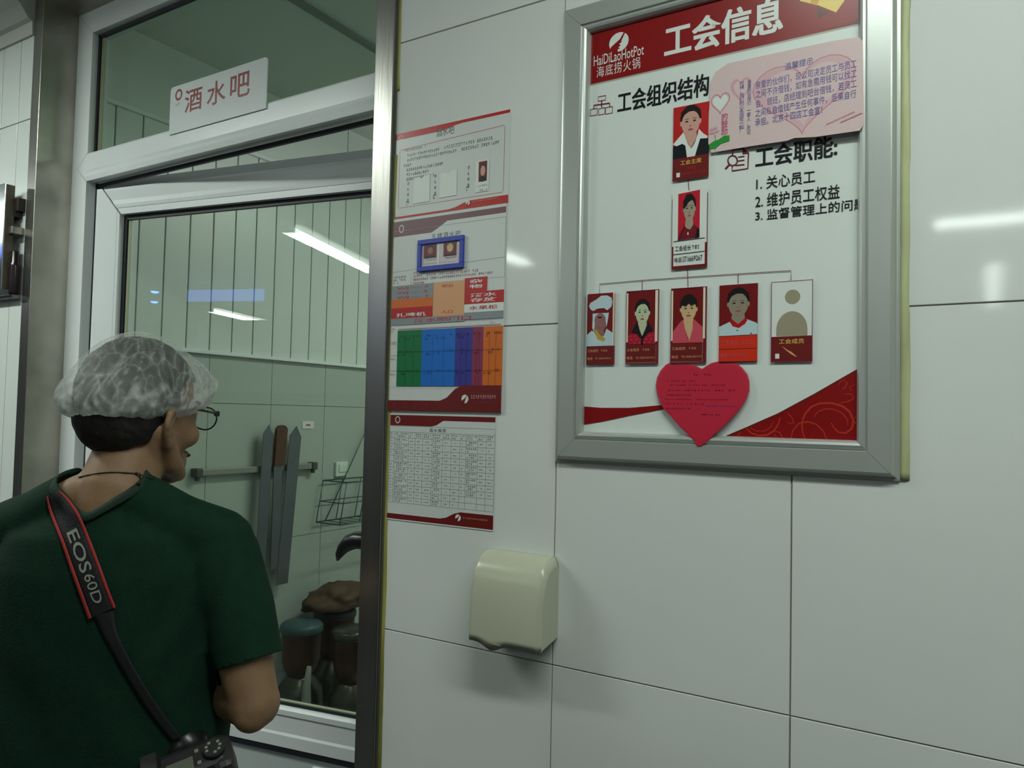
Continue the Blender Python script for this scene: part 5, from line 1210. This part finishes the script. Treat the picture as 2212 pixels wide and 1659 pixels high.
def strip3(f0, f1, mt, name, off=.004, th=.0012, sm=5, parent=None, LL=LL, RR=RR, cols=5):
    rows_ = []
    for a, b_ in zip(LL, RR):
        row = []
        for c_ in range(cols):
            f = f0+(f1-f0)*c_/(cols-1); d = drape(a[0]+(b_[0]-a[0])*f, a[1]+(b_[1]-a[1])*f, off, (bS, bC))
            if d is None: d = drape(a[0]+(b_[0]-a[0])*f, a[1]+(b_[1]-a[1])*f, off)
            row.append(d[0] if d else None)
        if None not in row: rows_.append(row)
    for _ in range(sm):
        rows_ = [rows_[0]]+[[(rows_[i-1][c_]+rows_[i][c_]*2+rows_[i+1][c_])/4 for c_ in range(cols)] for i in range(1, len(rows_)-1)]+[rows_[-1]]
    m = MB(); m.m(mt); top_ = [[m.bm.verts.new(p) for p in row] for row in rows_]
    bot = [[m.bm.verts.new(p + (p-CAM).normalized()*th) for p in row] for row in rows_]
    for i in range(len(rows_)-1):
        for c_ in range(cols-1):
            m.face([top_[i][c_], top_[i+1][c_], top_[i+1][c_+1], top_[i][c_+1]], True); m.face([bot[i][c_], bot[i][c_+1], bot[i+1][c_+1], bot[i+1][c_]], True)
        m.face([top_[i][0], bot[i][0], bot[i+1][0], top_[i+1][0]]); m.face([top_[i][-1], top_[i+1][-1], bot[i+1][-1], bot[i][-1]])
    return m.build(name, mt, parent), rows_
st, rows_ = strip3(0, 1, STRAP, 'strap', off=.006); st.parent = ca; cpart(st)
for f0, f1 in ((-.02, .10), (.90, 1.02)):
    o, _ = strip3(f0, f1, REDE, 'strap_edge', off=.0072, th=.002, cols=3); o.parent = st
# lettering set along the strap
def strap_point(u, v):
    """u along the strap 0..1 from the shoulder, v across 0 left .. 1 right"""
    t = u*(len(rows_)-1); k = min(int(t), len(rows_)-2); f = t-k; s_ = v*4; c_ = min(int(s_), 3); g = s_-c_
    a = rows_[k][c_].lerp(rows_[k][c_+1], g); b_ = rows_[k+1][c_].lerp(rows_[k+1][c_+1], g)
    p = a.lerp(b_, f); return p-(p-CAM).normalized()*.0012
def strap_text(st_, u0, u1, v0, v1, off=0.0):
    vs, fs = text_mesh(st_, off)
    a = min(v[0] for v in vs); b_ = max(v[0] for v in vs); c_ = min(v[1] for v in vs); d_ = max(v[1] for v in vs)
    m = MB(); m.m(LET); nv = [m.bm.verts.new(strap_point(u0+(v[0]-a)/(b_-a)*(u1-u0), v0+(v[1]-c_)/(d_-c_)*(v1-v0))) for v in vs]
    for f in fs: m.face([nv[i] for i in f])
    m.flat = True; o = m.build('lettering', LET); o.parent = st; return o
strap_text('EOS', .395, .685, .28, .72, .012); strap_text('60D', .705, .925, .33, .70, .004)
# narrow lower webbing running on to the camera
LN = [(205, 1330), (222, 1370), (248, 1415), (275, 1462), (304, 1510), (335, 1555), (372, 1600)]; RN = [(246, 1318), (250, 1360), (270, 1405), (296, 1452), (325, 1500), (356, 1545), (392, 1592)]
o, _ = strip3(0, 1, STRAP, 'strap_webbing', off=.006, LL=bez(LN, 24), RR=bez(RN, 24)); o.parent = ca; cpart(o)
# second, plain tag end of the strap on the shoulder
# the camera body
to_cam = (CAM-DC); to_cam.z = 0; to_cam.normalize()
Mc = Matrix.Translation(DC) @ Matrix.Rotation(math.atan2(to_cam.y, to_cam.x)+R(90), 4, 'Z') @ Matrix.Rotation(R(-16), 4, 'Y') @ Matrix.Rotation(R(30), 4, 'X') @ Matrix.Scale(.84, 4)
def cam_part(m, name, mt):
    m.bm.transform(Mc); o = m.build(name, mt, ca); return cpart(o)
m = MB(); m.box(-.068, .066, -.030, .030, -.062, .016, .012); cam_part(m, 'camera_body', BLACKM)
m = MB(); m.box(.038, .072, -.040, .028, -.060, .014, .012); cam_part(m, 'grip', BLACKM)
m = MB(); m.prism([(-.068, -.026, .012), (-.036, -.026, .012), (-.040, -.026, .034), (-.064, -.026, .034)], (0, .050, 0)); cam_part(m, 'viewfinder_hump', BLACKM)
m = MB(); m.box(-.030, .012, -.028, .002, .0162, .0180, .001); cam_part(m, 'top_display', mat('grey green display', (.13, .15, .11), .3))
m = MB(); m.tube([(.046, -.004, .016), (.046, -.004, .027)], .0165, 24); cam_part(m, 'mode_dial', BLACKM)
m = MB(); 
for k in range(9):
    if k in (2, 6): continue
    a_ = R(k*40); m.box(.046+.011*math.cos(a_)-.0022, .046+.011*math.cos(a_)+.0022, -.004+.011*math.sin(a_)-.0022, -.004+.011*math.sin(a_)+.0022, .0268, .0276)
cam_part(m, 'dial_marks', mat('pale dial marks', (.28, .29, .22), .5))
m = MB(); m.tube([(0, .028, -.022), (0, .060, -.022), (0, .10, -.022)], [.034, .036, .035], 28); cam_part(m, 'lens', BLACKP)
for q in ((-.060, -.056, -.012, -.008, .0182, .021), (.018, .024, -.020, -.014, .016, .020), (.016, .022, .004, .010, .016, .020)):
    m = MB(); m.box(*q); cam_part(m, 'button', mat('grey camera buttons', (.25, .25, .22), .4))
